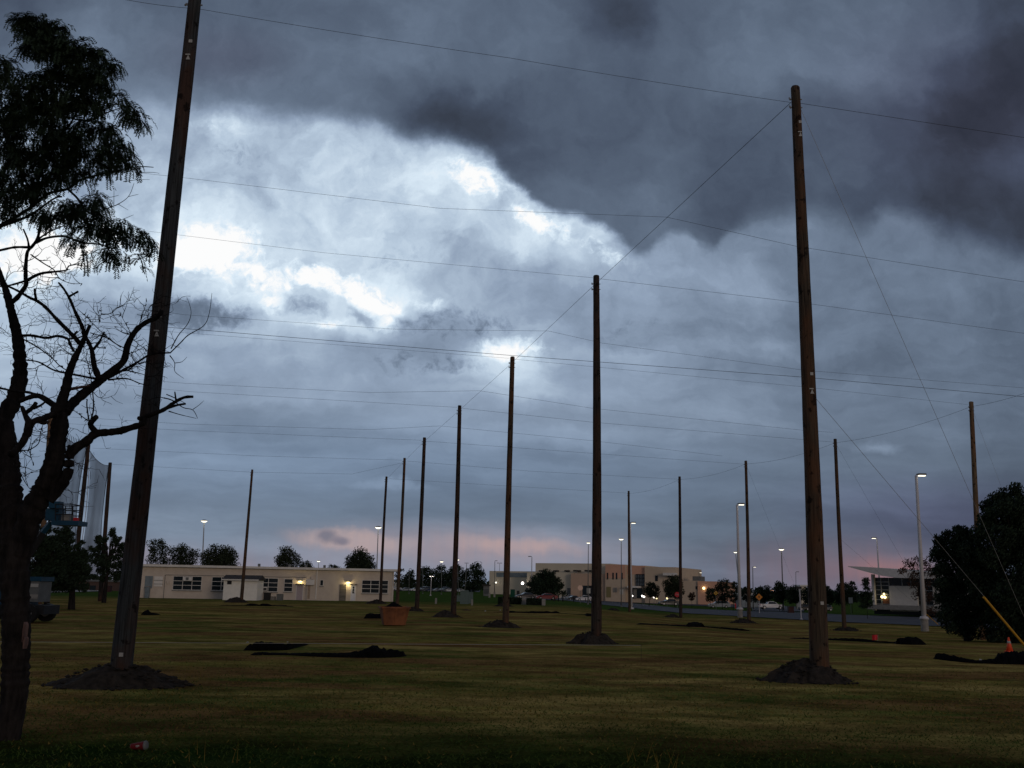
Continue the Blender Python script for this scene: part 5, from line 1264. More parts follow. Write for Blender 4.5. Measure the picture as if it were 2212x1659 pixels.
# ---------------------------------------------------------------- boom lift behind the left tree
d_ = 53.0
t = thing('boom_lift', 'blue boom lift with a raised railed platform behind the bare tree', 'boom lift', gd(72, d_))
o_ = t.location.copy(); s_ = px(d_)
def zz(x, y): return at(x, y, d_)
def bx(name, mtl, xa, ya, xb, yb, y0, y1, parent=t):
    a_, b_ = at(xa, yb, d_ + y0), at(xb, ya, d_ + y0); return build(name, MB().box((a_.x, d_ + y0, a_.z), (b_.x, d_ + y1, b_.z)), mtl, parent)
bx('chassis', m_dark, -6, 1308, 96, 1326, -.9, .9)
for x in (6, 82):
    for yy in (-1.0, 1.0):
        c_ = zz(x, 1321); c_.z = .47; w = build('wheel', MB().tube([Vector((c_.x, d_ + yy - .17, .47 )), Vector((c_.x, d_ + yy + .17, .47))], .47, 20), m_black, t)
        build('rim', MB().tube([Vector((c_.x, d_ + yy - .19, .47)), Vector((c_.x, d_ + yy + .19, .47))], .22, 12), m_steel, w)
bx('turret', m_blue, -10, 1262, 56, 1306, -.8, .8)
bx('engine_cover', m_grey, 60, 1256, 86, 1300, -.7, .7)
o = bx('cover_top', m_blue, 58, 1246, 90, 1255, -.75, .75)
lab_ = bx('label_panel', m_tag, 63, 1261, 83, 1268, -.73, -.71)
b = MB()
for (xa, xb) in ((65, 68), (69.5, 71), (72, 76), (77, 80.5)):
    a_, c_ = zz(xa, 1266), zz(xb, 1263); b.box((a_.x, d_ - .735, a_.z), (c_.x, d_ - .7305, c_.z))
build('label_marks', b, m_dark, lab_)
bx('side_panel', m_conc, 62, 1284, 82, 1293, -.73, -.71)
arm0 = zz(20, 1262); arm1 = zz(92, 1150)
build('lower_boom', MB().tube([arm0, arm1], .24, 4), m_dark, t); build('upper_boom', MB().tube([arm1, zz(110, 1128)], .16, 4), m_blue, t)
build('boom_cylinder', MB().tube([zz(40, 1265), arm0.lerp(arm1, .6) + Vector((.1, 0, -.2))], .08, 8), m_steel, t)
pf = bx('platform_floor', m_blue, 110, 1125, 169, 1134, -.6, .6)
bx('control_box', m_blue, 104, 1083, 129, 1097, -.6, -.1); bx('rotator', m_blue, 96, 1098, 128, 1124, -.35, .35)
b = MB(); r_ = .028
xL, xR = 131, 166
for yy in (-.6, .6):
    for yv in (1091, 1101, 1113): b.tube([zz(xL, yv) + Vector((0, yy, 0)), zz(xR, yv) + Vector((0, yy, 0))], r_, 5)
    for xv in (xL, 147, xR): b.tube([zz(xv, 1126) + Vector((0, yy, 0)), zz(xv, 1090) + Vector((0, yy, 0))], r_, 5)
for xv in (xL, xR):
    for yv in (1091, 1106): b.tube([zz(xv, yv) + Vector((0, -.6, 0)), zz(xv, yv) + Vector((0, .6, 0))], r_, 5)
build('railing', b, m_dark, t)
bx('red_box', m_red, 158, 1118, 166, 1125, -.5, -.2); bx('tool_tray', m_conc, 132, 1112, 150, 1124, -.3, .2)

# ---------------------------------------------------------------- trees
def clump_tree(name, label, cat, x, d, clumps, mtl, leaf_px=2.2, dens=1.0, gap=.26, group=None, trunk=None, yb=None, seed=1, base_y=None, bark=m_bark, depthf=1.0, el=1.1, limbs=True):
    """clumps: (x, y, r) in reference pixels, at depth d; each clump is a cloud of small leaf faces"""
    r_ = random.Random(seed); p = gd(x, d) if yb is None else gp(x, yb); d = p.y; s_ = px(d)
    t = thing(name, label, cat, p, group)
    b = MB(); cs = []
    for (cx_, cy_, cr_) in clumps:
        cr_ *= 1.28
        c_ = at(cx_, cy_, d); c_.y += r_.uniform(-1, 1) * cr_ * s_ * 1.2 * depthf; rr = cr_ * s_; cs.append((c_, rr))
        n_ = int(dens * 4.6 * (cr_ / leaf_px) ** 2) + 12
        nf = .9 / rr; nph = Vector((cx_ * .37, cy_ * .53, 0))
        for k_ in range(n_):
            q = Vector((r_.gauss(0, 1), r_.gauss(0, 1), r_.gauss(0, 1))); q.normalize(); q *= rr * (r_.random() ** .55) * (1 + .25 * mnoise.noise(q * 2.3 + c_))
            q.z *= .85; pp = c_ + q
            if mnoise.noise(q * nf * 2.2 + nph) > gap: continue
            if pp.z < p.z + .02: pp.z = p.z + .05 + r_.random() * .3
            leaf(b, pp, leaf_px * s_, r_, el)
    build('crown', b, mtl, t)
    tw = trunk if trunk else (max(q[0] for q in clumps) - min(q[0] for q in clumps)) * .055
    zt = max(c_[0].z for c_ in cs); tb = MB()
    topm = Vector((p.x + (sum(c_[0].x for c_ in cs) / len(cs) - p.x) * .6, p.y, p.z + (zt - p.z) * .8))
    tb.tube([p - Vector((0, 0, .1)), p.lerp(topm, .35), topm], [tw * s_ / 2 * 1.2, tw * s_ / 2 * .8, tw * s_ / 2 * .25], 8)
    if limbs:
        for (c_, rr) in cs[:14]:
            k_ = min(.85, max(.2, (c_.z - p.z) / max(.1, topm.z - p.z) * .6)); a_ = p.lerp(topm, k_); tb.tube([a_, a_.lerp(c_, .5) + Vector((0, 0, rr * .1)), c_], [tw * s_ * .22, tw * s_ * .14, tw * s_ * .05], 5)
    build('trunk', tb, bark, t)
    return t
def round_clumps(x0, x1, yt, yb, n, seed, cone=0):
    r_ = random.Random(seed); out = []; cx_ = (x0 + x1) / 2; w_ = (x1 - x0) / 2; h_ = (yb - yt)
    for i in range(n):
        v = (i + .5) / n; y = yt + h_ * (.10 + .82 * v)
        if cone: half = w_ * (.12 + .88 * v)
        else: half = w_ * math.sqrt(max(.05, 1 - (2 * v - 1.08) ** 2))
        k_ = max(1, int(round(half / (w_ * .33))))
        for j in range(k_ + 1):
            xx = cx_ + half * .74 * (2 * (j + .5) / (k_ + 1) - 1) + r_.uniform(-.12, .12) * w_
            out.append((xx, y + r_.uniform(-.05, .05) * h_, w_ * r_.uniform(.24, .40)))
    return out
ts = 'trees behind the cream building'
clump_tree('broadleaf_tree', 'dark broad tree behind the cream roof, touching the nearest big pole', 'tree', 345, 170, round_clumps(312, 372, 1158, 1235, 5, 1), m_leaf2, 1.6, group=ts, seed=1)
clump_tree('broadleaf_tree', 'reddish dark tree behind the cream roof, between two broader ones', 'tree', 388, 178, round_clumps(358, 430, 1172, 1235, 5, 2), m_leaf2, 1.6, group=ts, seed=2)
clump_tree('broadleaf_tree', 'wide round tree behind the cream roof, right of a lit lamp', 'tree', 477, 160, round_clumps(434, 518, 1175, 1240, 6, 3), m_leaf2, 1.7, dens=1.2, group=ts, seed=3)
clump_tree('broadleaf_tree', 'small lollipop tree rising over the middle of the cream roof', 'tree', 618, 165, round_clumps(590, 650, 1180, 1240, 6, 4), m_leaf2, 1.6, dens=1.1, group=ts, seed=4)
clump_tree('broadleaf_tree', 'low shrubby tree right of the lollipop tree, over the roof', 'tree', 660, 175, round_clumps(640, 682, 1214, 1240, 3, 5), m_leaf2, 1.5, group=ts, seed=5)
clump_tree('broadleaf_tree', 'wide round tree over the right end of the cream roof', 'tree', 775, 165, round_clumps(737, 815, 1188, 1245, 6, 6), m_leaf2, 1.6, dens=1.1, group=ts, seed=6)
clump_tree('shrub', 'tiny tree top over the roof between the lollipop and the wide tree', 'tree', 722, 190, round_clumps(705, 742, 1219, 1245, 3, 7), m_leaf2, 1.5, group=ts, seed=7)
clump_tree('shrub', 'small dark tree at the right corner of the cream building', 'tree', 862, 240, round_clumps(850, 876, 1222, 1276, 4, 8), m_leaf2, 1.5, group=ts, seed=8)
tg = 'dark trees along the far parking lot'
for i, (x0, x1, yt, lb) in enumerate(((868, 902, 1229, 'small dark tree between the brown and the dark fourth pole'), (898, 940, 1222, 'dark tree right behind the dark fourth pole'), (925, 975, 1218, 'dark tree behind the short bright lamp post'), (960, 1010, 1214, 'dark tree behind the third dark pole'), (998, 1050, 1212, 'tallest wide dark tree above the utility cabinets'))):
    clump_tree('parking_tree', lb, 'tree', (x0 + x1) / 2, 425, round_clumps(x0, x1, yt, 1280, 6, 20 + i), m_pine, 1.6, dens=1.5, group=tg, seed=20 + i)
clump_tree('cedar_tree', 'dark bushy cedar in front of the school, behind the red sedan', 'tree', 1178, 215, round_clumps(1139, 1218, 1236, 1293, 6, 30, 0) + [(1178, 1233, 5), (1180, 1240, 8), (1164, 1242, 6), (1193, 1240, 6), (1154, 1250, 6), (1204, 1252, 6), (1144, 1262, 6), (1212, 1266, 7), (1218, 1282, 7), (1141, 1278, 7)], m_pine, 1.5, dens=1.7, seed=30)
tg = 'trees in front of the school entrance'
clump_tree('broadleaf_tree', 'round dark tree right of the school entrance', 'tree', 1402, 230, round_clumps(1388, 1428, 1256, 1292, 4, 31), m_leaf2, 1.4, dens=1.4, group=tg, seed=31)
clump_tree('broadleaf_tree', 'large round dark tree behind the stop sign pole', 'tree', 1458, 225, round_clumps(1430, 1482, 1243, 1294, 5, 32), m_leaf2, 1.5, dens=1.6, group=tg, seed=32)
clump_tree('broadleaf_tree', 'small reddish tree in front of the east wing', 'tree', 1494, 230, round_clumps(1486, 1503, 1278, 1299, 3, 33), m_leafr, 1.3, dens=1.2, group=tg, seed=33)
clump_tree('broadleaf_tree', 'dark tree left of the yellow diamond sign', 'tree', 1534, 225, round_clumps(1521, 1550, 1268, 1300, 4, 34), m_leaf2, 1.4, dens=1.4, group=tg, seed=34)
clump_tree('broadleaf_tree', 'dark reddish tree above the silver wagon', 'tree', 1560, 215, round_clumps(1540, 1582, 1248, 1304, 5, 35), m_leaf2, 1.4, dens=1.2, group=tg, seed=35)
clump_tree('broadleaf_tree', 'dark tree left behind the white lamp post with concrete base', 'tree', 1584, 210, round_clumps(1572, 1600, 1249, 1306, 5, 36), m_leaf2, 1.4, dens=1.4, group=tg, seed=36)
tg = 'far trees on the right'
for i, (x0, x1, yt, yb_, lb) in enumerate(((1598, 1624, 1262, 1300, 'low dark far tree behind the brown pole'), (1624, 1672, 1266, 1302, 'low dark far tree behind the orange lamp'), (1664, 1704, 1253, 1306, 'tall dark far tree behind the white pickup'), (1694, 1732, 1262, 1306, 'dark far tree left of the largest right-hand pole'),
        (1728, 1766, 1266, 1306, 'dark far tree hidden mostly by the largest right-hand pole'), (1764, 1808, 1262, 1308, 'dark far tree right of the largest right-hand pole'), (1798, 1842, 1257, 1308, 'dark far tree behind the next brown pole'), (1826, 1856, 1250, 1308, 'dark far tree left of the conifer'))):
    clump_tree('far_tree', lb, 'tree', (x0 + x1) / 2, 205 - i * 3, round_clumps(x0, x1, yt, yb_, 5, 40 + i), m_pine, 1.6, dens=1.6, group=tg, seed=40 + i)
clump_tree('young_pine', 'dark conifer left of the sports hall', 'tree', 1873, 125, round_clumps(1852, 1890, 1243, 1318, 7, 50, 1), m_pine, 1.6, dens=1.2, seed=50)
clump_tree('young_pine', 'small round pine in front of the white sports hall wall', 'tree', 1950, 105, round_clumps(1929, 1972, 1276, 1316, 5, 51, 1), m_pine, 1.6, dens=1.4, seed=51, yb=1328)
clump_tree('broadleaf_tree', 'thin leaved reddish tree behind the tallest lamp post', 'tree', 1990, 100, [(1965,1215,9),(1975,1222,11),(1953,1230,8),(1944,1236,6),(1985,1210,10),(2000,1216,10),(2010,1206,10),(2005,1232,12),(1985,1240,12),(1966,1245,9),(1975,1262,10),(2000,1262,14),(2015,1240,14),(1990,1285,12),(2010,1290,14),(2012,1320,12)], m_leafr, 1.8, dens=.75, seed=52)
# far woods along the horizon: one mass
b = MB(); r_ = random.Random(99)
for i in range(9000):
    x = r_.uniform(-150, 2400); d0 = r_.uniform(560, 640); hmax = 5 + 3 * mnoise.noise(Vector((x * .02, 0, 0))) + 1.5 * mnoise.noise(Vector((x * .1, 3, 0)))
    p = at(x, horizon(x), d0); z = G(p.x, p.y) + max(2, hmax) * r_.random() ** .8; leaf(b, Vector((p.x, p.y, z)), 1.1, r_)
tag(build('far_woods', b, m_pine), 'low dark line of far-off woods along the horizon', 'woods', kind='stuff')

# big pine on the right
def pc(l): return [(1866.5 + x * .2864, 993.7 + y * .2864, r * .2864) for x, y, r in l]
big = pc([(1130,215,45),(1100,260,60),(1165,270,55),(1050,300,55),(985,290,45),(960,340,50),(1020,380,80),(1110,370,80),(1190,340,70),(930,400,45),(960,450,70),(1060,470,90),(1160,470,90),(900,470,50),(890,560,80),(980,580,90),(1090,600,90),(1190,600,90),
    (1250,300,70),(1280,420,90),(1290,560,100),(1300,700,110),(1180,720,100),(1060,730,100),(950,720,100),(860,690,90),(1300,850,110),(1180,860,110),(1060,860,110),(940,850,110),(1300,1000,110),(1180,1010,110),(1060,1010,110),(950,1000,100),(1290,1150,110),(1180,1160,110),(1060,1150,100),(1180,1290,90),(1080,1280,80),(1290,1290,90),(1010,1360,45),(1140,1370,60),(1240,1370,60)])
clump_tree('pine_tree', 'tallest big dark pine at the right edge of the picture', 'tree', 2215, 60, big, m_pine, 2.3, dens=1.9, group='big pines at the right', seed=60, trunk=16, el=1.6)
big2 = pc([(705,515,30),(740,530,35),(775,540,35),(690,560,45),(610,560,35),(560,590,30),(590,620,60),(680,640,80),(780,620,80),(840,600,50),(545,680,35),(600,720,70),(700,740,90),(810,720,90),(570,820,50),(640,850,80),(750,860,90),(850,850,80),(565,930,40),(630,960,80),(740,980,90),(850,980,90),(570,1040,40),(640,1080,80),(750,1090,90),(860,1100,90),(590,1170,50),(680,1190,80),(780,1200,80),(880,1210,80),(640,1270,40),(740,1290,50),(840,1310,50),(930,1320,45)])
clump_tree('pine_tree', 'big dark pine left of the tallest one, in front of the tan pole', 'tree', 2085, 63, big2, m_pine, 2.3, dens=1.9, group='big pines at the right', seed=61, trunk=14, el=1.6)
# pines on the left
def lc(l): return [(x / 6.32 * S, (1300 + y / 6.32) * S, r / 6.32 * S) for x, y, r in l]
clump_tree('pine_tree', 'ragged pine with open branches just left of the nearest big pole', 'tree', 226, 100, lc([(1760,150,40),(1770,200,45),(1730,230,35),(1790,260,35),(1700,300,40),(1560,280,50),(1520,320,40),(1590,350,50),(1650,330,40),(1900,285,25),(1860,310,45),(1810,340,50),(1850,370,35),(1420,450,40),(1470,480,45),(1540,460,50),(1600,440,60),(1660,450,40),(1760,400,30),(1950,400,50),(1900,440,60),(1990,440,50),(2030,480,50),(1870,500,50),(1800,500,40),(1460,560,50),(1540,560,60),(1640,580,60),(1720,600,40),(1950,560,60),(2050,560,50),(1850,600,60),(2000,640,70),(1500,650,50),(1600,680,70),(1700,700,70),(1800,720,70),(1900,720,80),(2010,740,70),(1560,800,60),(1680,820,70),(1780,850,60),(1880,850,70),(1980,850,60),(1500,900,50),(1620,920,60),(1850,940,45),(1930,930,35)]), m_pine, 1.9, dens=1.7, gap=.5, group='pines on the left', seed=62, trunk=9, el=1.5)
def fillc(x0, x1, y0, y1, sd):
    r_ = random.Random(sd); return [(x + r_.uniform(-5, 5), y + r_.uniform(-5, 5), r_.uniform(9, 13)) for y in range(y0, y1, 17) for x in range(x0, x1, 16)]
clump_tree('pine_tree', 'dense dark pine between the boom lift platform and the net', 'tree', 158, 76, fillc(128, 192, 1196, 1266, 3) + lc([(1060,130,60),(980,200,70),(1100,230,60),(900,170,50),(1160,330,50),(1280,350,40),(1250,420,50),(1020,330,80),(900,300,70),(1120,460,70),(1260,500,60),(1330,520,50),(1350,600,50),(980,480,90),(850,420,80),(1200,600,90),(1080,620,90),(950,640,90),(1300,700,80),(1180,740,90),(1050,780,90),(1380,800,60),(1280,850,70),(1150,880,80),(1010,900,70),(820,560,90),(840,720,90),(860,860,80),(1330,930,50),(1230,960,40)]), m_pine, 2.1, dens=2.2, gap=.5, group='pines on the left', seed=63, trunk=14, el=1.5)
clump_tree('pine_tree', 'dense dark pine directly behind the bare tree trunk', 'tree', 105, 74, fillc(66, 135, 1166, 1266, 4) + lc([(700,180,70),(620,260,80),(760,320,80),(560,400,90),(700,460,90),(520,560,90),(660,620,90),(780,640,80),(560,740,90),(700,780,90),(640,880,80),(760,900,80),(540,880,70),(420,350,80),(400,500,90),(380,660,90),(420,800,80),(760,150,50),(600,120,50)]), m_pine, 2.2, dens=2.2, gap=.5, group='pines on the left', seed=64, trunk=12, el=1.5)
clump_tree('pine_tree', 'dark pine at the left edge behind the bare tree', 'tree', 20, 72, lc([(60,120,70),(180,60,60),(-40,220,90),(120,260,90),(260,200,80),(-40,420,100),(120,460,100),(280,400,90),(-40,640,100),(120,680,100),(280,620,90),(0,820,90),(160,860,80),(300,820,80)]), m_pine, 2.4, dens=2.2, gap=.5, group='pines on the left', seed=65, trunk=12, el=1.5)

# ---------------------------------------------------------------- the half-dead locust tree on the left
TD = 14.6
wood = []           # (pts, radii) in reference pixels + depth
nodes = []          # (x, y, depth)
def near_depth(x, y):
    best = min(nodes, key=lambda n: (n[0] - x) ** 2 + (n[1] - y) ** 2) if nodes else (x, y, TD); return best[2]
trng = random.Random(21)
TW = MB(); TWG = MB()
def limb(pts, r0, r1, conv=None, dslope=None, mb=None, first=None, n=9, rough=.10):
    if conv: pts = [conv(*p) for p in pts]
    d0 = near_depth(*pts[0]) if first is None else first
    if r0 < 24: r0 *= .88; r1 *= .88
    sl = trng.uniform(-.006, .006) if dslope is None else dslope
    tot = 0; P3 = []; RR = []; Ls = [0]
    for i in range(1, len(pts)): Ls.append(Ls[-1] + math.dist(pts[i], pts[i - 1]))
    # catmull-rom resample
    cp = [pts[0]] + list(pts) + [pts[-1]]
    for i in range(1, len(cp) - 2):
        m_ = max(2, int(math.dist(cp[i], cp[i + 1]) / 5))
        for k_ in range(m_ + (1 if i == len(cp) - 3 else 0)):
            t_ = k_ / m_
            q = [.5 * ((2 * cp[i][a]) + (-cp[i-1][a] + cp[i+1][a]) * t_ + (2*cp[i-1][a] - 5*cp[i][a] + 4*cp[i+1][a] - cp[i+2][a]) * t_ * t_ + (-cp[i-1][a] + 3*cp[i][a] - 3*cp[i+1][a] + cp[i+2][a]) * t_ ** 3) for a in (0, 1)]
            f = (Ls[i - 1] + math.dist(cp[i], cp[i + 1]) * t_) / max(1, Ls[-1]); d = d0 + sl * f * Ls[-1]
            nodes.append((q[0], q[1], d)); rr = (r0 + (r1 - r0) * f) * (1 + rough * (mnoise.noise(Vector((q[0] * .11, q[1] * .11, 5))) * 2.2 + 1.5 * mnoise.noise(Vector((q[0] * .5, q[1] * .5, 9)))))
            P3.append(at(q[0], q[1], d)); RR.append(max(.3, rr) * px(d))
    (mb or TW).tube(P3, RR, n)
    return P3
cA = lambda x, y: (x * .2084, 604.9 + y * .2084)       # close crops of the photograph, to reference pixels
cB = lambda x, y: (x * .2084, 345.6 + y * .2084)
cC = lambda x, y: (x * .2604, 518.5 + y * .2604)
cD = lambda x, y: (x * .1875, 898.7 + y * .1875)
# trunk
limb([(16, 1600), (21, 1572), (31, 1500), (34, 1430), (35, 1345), (33, 1280), (32, 1220), (32, 1150)], 25, 31, first=TD, dslope=0, n=22, rough=.06)
limb([(12, 1588), (8, 1596)], 20, 26, first=TD, n=14)
limb([(28, 1200), (24, 1130), (20, 1060), (15, 973), (9, 907), cA(150, 1230), cA(208, 1000), cA(205, 800), cA(182, 600), cA(112, 300), cA(62, 110), cA(20, 0), cB(-20, 1120)], 32, 5.5, dslope=0.001, n=16)
limb([(38, 1205), cD(370, 1100), cD(560, 720), cD(640, 420), cD(700, 0), cA(600, 1400), cA(620, 1280)], 28, 16, dslope=-.001, n=18)
limb([cA(600, 1400), cA(640, 1260), cA(690, 1100), cA(720, 950), cA(780, 800), cA(840, 680), cA(900, 540), cA(932, 470)], 15, 4.2, dslope=.001, n=14)
limb([cA(880, 600), cA(850, 480), cA(780, 330), cA(720, 190), cA(660, 90), cA(608, 28)], 5.5, 2.4)
limb([cA(715, 172), cA(812, 118)], 3.2, 2.6)
limb([cA(820, 650), cA(740, 560), cA(600, 420), cA(470, 280), cA(380, 215), cA(300, 180), cA(200, 120), cA(70, 60), cA(-20, 40)], 6.2, 2.2)
limb([cA(378, 215), cA(365, 150), cA(358, 90)], 3.6, 2.6)
limb([cA(765, 575), cA(800, 530)], 3.4, 2.2)
limb([cA(765, 740), cA(722, 660), cA(705, 612), cA(600, 580), cA(480, 600), cA(330, 575), cA(205, 575)], 3.2, 3.4, dslope=0)
limb([cA(215, 600), cA(380, 690), cA(530, 800), cA(620, 890), cA(700, 940)], 2.0, 1.2, dslope=0)
limb([cA(700, 610), cA(790, 605), cA(860, 580)], 2.4, 1.6, dslope=0)
limb([cA(1020, 1030), cA(820, 990), cA(690, 965), cA(550, 930), cA(400, 850), cA(270, 830)], 3.2, 1.6, dslope=0)
limb([cA(680, 1370), cA(760, 1270), cA(900, 1150), cA(1030, 1050), cA(1100, 990), cC(1020, 1010), cC(1060, 870), cC(1120, 760), cC(1200, 690), cC(1300, 640), cC(1345, 590)], 12.5, 5.2, n=14)
limb([cA(1030, 1030), cA(975, 880), cA(955, 740), cA(930, 670), cA(895, 600)], 8.2, 4.2, n=12)
limb([cA(968, 720), cA(1030, 640), cA(1060, 580), cA(1082, 535)], 4.2, 2.0)
limb([cA(1015, 700), cA(1095, 708)], 1.4, .8)
limb([cA(740, 1130), cA(840, 1110), cA(920, 1098)], 4.0, 3.0, mb=TWG)
limb([cA(640, 1360), cA(520, 1270), cA(400, 1200), cA(290, 1220), cA(190, 1260)], 8, 6)
limb([cA(400, 1200), cA(300, 1165), cA(150, 1150), cA(0, 1120)], 3.6, 2.4)
limb([cA(600, 1370), cA(460, 1430), cA(330, 1480), cA(295, 1600), cD(330, 60), cD(300, 220), cD(230, 350), cD(130, 440)], 7.5, 9, n=12)
limb([cA(300, 1470), cA(262, 1400), cA(228, 1315)], 8, 4.0, n=10)
limb([cA(262, 1380), cA(330, 1330), cA(372, 1275)], 5.5, 5.0, n=10)
limb([cA(350, 1330), cA(420, 1300), cA(460, 1270)], 3.5, 2.5)
limb([cD(560, 960), cD(700, 800), cD(785, 640), cD(800, 460), cD(870, 370), cD(1000, 290), cD(1100, 205), cD(1280, 185), cD(1420, 160), cD(1659, 80), cC(1200, 1470), cC(1350, 1412), cC(1450, 1345), cC(1530, 1305), cC(1602, 1300)], 15.5, 3.2, n=14, dslope=0)
limb([cD(1110, 190), cD(1045, 110), cD(1060, 60), cD(1110, 10)], 8, 6.5, n=10)
limb([cD(1385, 170), cD(1400, 205)], 5, 4)
limb([cD(840, 380), cD(790, 350)], 6, 5)
limb([cC(1180, 1480), cC(1150, 1478)], 6, 6)
limb([cC(1350, 1412), cC(1450, 1375), cC(1542, 1358)], 4.0, 2.4)
limb([cC(1460, 1330), cC(1450, 1260)], 2.4, 1.6)
# crown-bearing limbs
limb([cA(110, 240), cA(190, 170), cA(270, 50), cB(265, 1240), cB(268, 1100), cB(285, 950), cB(330, 900), cB(390, 810), cB(425, 640)], 6.4, 3.2)
limb([cB(300, 900), cB(285, 820), cB(242, 718)], 3.0, 2.0)
limb([cB(300, 905), cB(150, 905), cB(0, 935), cB(-60, 930)], 3.4, 3.0)
limb([cB(370, 860), cB(480, 810), cB(620, 790), cB(700, 800), cB(860, 860), cB(1000, 870), cB(1180, 920)], 3.6, 1.6)
limb([cB(385, 830), cB(500, 750), cB(640, 690)], 2.4, 1.4)
limb([cB(265, 1260), cB(330, 1220), cB(430, 1175), cB(600, 1155), cB(690, 1140), cB(710, 1100), cB(800, 1080)], 4.6, 1.2)
limb([cB(275, 1250), cB(100, 1300), cB(0, 1310)], 3.0, 2.2)
limb([cB(320, 980), cB(450, 1070), cB(560, 1140), cB(620, 1230), cB(740, 1280), cB(850, 1280)], 2.0, .6)
limb([(-30, 520), cB(0, 690), cB(150, 600), cB(320, 490), cB(500, 350), cB(700, 300), cB(830, 210), cB(1000, 160), cB(1400, 75), cB(1590, 75)], 6.0, .9, first=TD - .3)
limb([(-30, 500), cB(20, 680), cB(200, 620), cB(330, 560), cB(560, 400), cB(640, 380)], 5.0, 2.0, first=TD - .2)
limb([cB(320, 490), (80, 400), (100, 320), (115, 220), (100, 130), (80, 60)], 5.0, 1.2, dslope=.002)
limb([(100, 320), (150, 270), (190, 190), (215, 130)], 3.2, 1.0)
limb([(110, 240), (180, 260), (240, 240), (285, 225)], 3.0, .9)
limb([(60, 400), (20, 320), (5, 240), (0, 150)], 3.6, 1.2)
limb([cB(700, 300), cB(820, 420), cB(900, 600), cB(940, 800), cB(1100, 900)], 3.0, 1.2)
limb([cB(1070, 510), cB(1200, 470), cB(1330, 380), cB(1390, 240)], 1.3, .5, first=TD)
limb([cB(1180, 480), cB(1182, 300)], .9, .4); limb([cB(1230, 460), cB(1330, 520)], .8, .4); limb([cB(1330, 380), cB(1435, 355)], .8, .4)
limb([cB(1150, 625), cB(1250, 620), cB(1385, 568)], 1.0, .4, first=TD); limb([cB(1060, 380), cB(1150, 385), cB(1230, 365)], 1.1, .4, first=TD)
limb([cB(1280, 225), cB(1420, 205), cB(1550, 203)], 1.0, .4, first=TD); limb([cB(1400, 130), cB(1590, 128), cB(1650, 140)], 1.0, .4, first=TD)
# bare twigs: the drawn ones near the big pole, then random growth
limb([cC(850, 1170), cC(1000, 1090), cC(1130, 1020), cC(1250, 950), cC(1410, 935)], 3.6, 2.0)
limb([cC(1410, 938), cC(1500, 850), cC(1560, 790), cC(1690, 710), cC(1735, 610), cC(1758, 440)], 1.7, .5)
limb([cC(1420, 900), cC(1480, 790), cC(1560, 690), cC(1585, 590), cC(1550, 475)], 1.5, .45)
limb([cC(1410, 960), cC(1450, 1020), cC(1450, 1090), cC(1525, 1148)], 1.3, .45); limb([cC(1450, 1020), cC(1510, 1010), cC(1550, 970)], 1.0, .4)
limb([cC(1130, 1020), cC(1060, 1080), cC(960, 1090)], 2.4, 1.4); limb([cC(1130, 1020), cC(1090, 960), cC(1120, 905)], 1.4, .6)
limb([cC(900, 1160), cC(1050, 1150), cC(1160, 1190), cC(1230, 1205)], 2.6, .9); limb([cC(1150, 1025), cC(1250, 1000)], 1.6, 1.0)
limb([cC(1050, 1080), cC(1130, 1100), cC(1200, 1120), cC(1225, 1160)], 1.5, .6)
limb([cC(750, 770), cC(880, 810), cC(960, 860), cC(1040, 900)], 1.3, 1.2); limb([cC(640, 570), cC(720, 640), cC(850, 770), cC(1000, 890)], .7, 1.2)
limb([cC(820, 700), cC(840, 590), cC(830, 520)], .8, .4); limb([cC(1100, 790), cC(1020, 770), cC(950, 720)], 1.0, .4); limb([cC(1140, 740), cC(1190, 600), cC(1215, 510)], 1.0, .4)
limb([cC(1090, 780), cC(1040, 690), cC(985, 590)], .9, .4)
limb([cD(1080, 20), cA(930, 1480), cA(900, 1300), cA(905, 1240)], 2.2, 1.4); limb([cA(930, 1480), cA(968, 1350), cA(962, 1180), cA(930, 950), cA(890, 790)], 2.0, .8)
limb([cA(910, 1460), cA(820, 1390), cA(760, 1350)], 1.4, .6)
limb([cC(1360, 1310), cC(1430, 1330), cC(1520, 1390), cC(1600, 1410), cC(1640, 1480)], 1.8, .6); limb([cC(1400, 1420), cC(1500, 1450), cC(1630, 1480)], 1.4, .5); limb([cC(1600, 1405), cC(1650, 1370), cC(1692, 1332)], .9, .4)
limb([cC(1380, 1280), cC(1450, 1310), cC(1530, 1350)], 1.4, .7)
limb([cD(190, 500), cD(230, 640), cD(300, 780), cD(380, 880)], 1.6, .5); limb([cD(270, 700), cD(360, 650), cD(440, 645)], 1.0, .4); limb([cD(250, 400), cD(330, 400), cD(360, 480), cD(385, 570)], 1.5, .5); limb([cD(320, 400), cD(440, 320), cD(470, 180), cD(510, 60)], 1.5, .6)
bones = [n for n in nodes if 560 < n[1] < 1080 and n[0] < 360]
def twig(x, y, d, ang, ln, r, depth=0):
    pts = [(x, y)]; n_ = max(3, int(ln / 7)); a = ang
    for i in range(n_):
        a += trng.uniform(-.45, .45); x += math.cos(a) * ln / n_; y -= math.sin(a) * ln / n_; pts.append((x, y))
        if depth < 2 and trng.random() < (.5 if depth == 0 else .3): twig(x, y, d, a + trng.choice((-1, 1)) * trng.uniform(.5, 1.2), ln * trng.uniform(.3, .6), r * .6, depth + 1)
    P3 = [at(q[0], q[1], d + i * .03) for i, q in enumerate(pts)]; TG.tube(P3, [max(.30, r * (1 - i / (len(pts))) + .18) * px(d) for i in range(len(pts))], 4)
TG = MB()
for i in range(150):
    n_ = trng.choice(bones); ang = trng.uniform(-.7, 3.6)
    twig(n_[0], n_[1], n_[2], ang, trng.uniform(22, 78), trng.uniform(.5, 1.0))
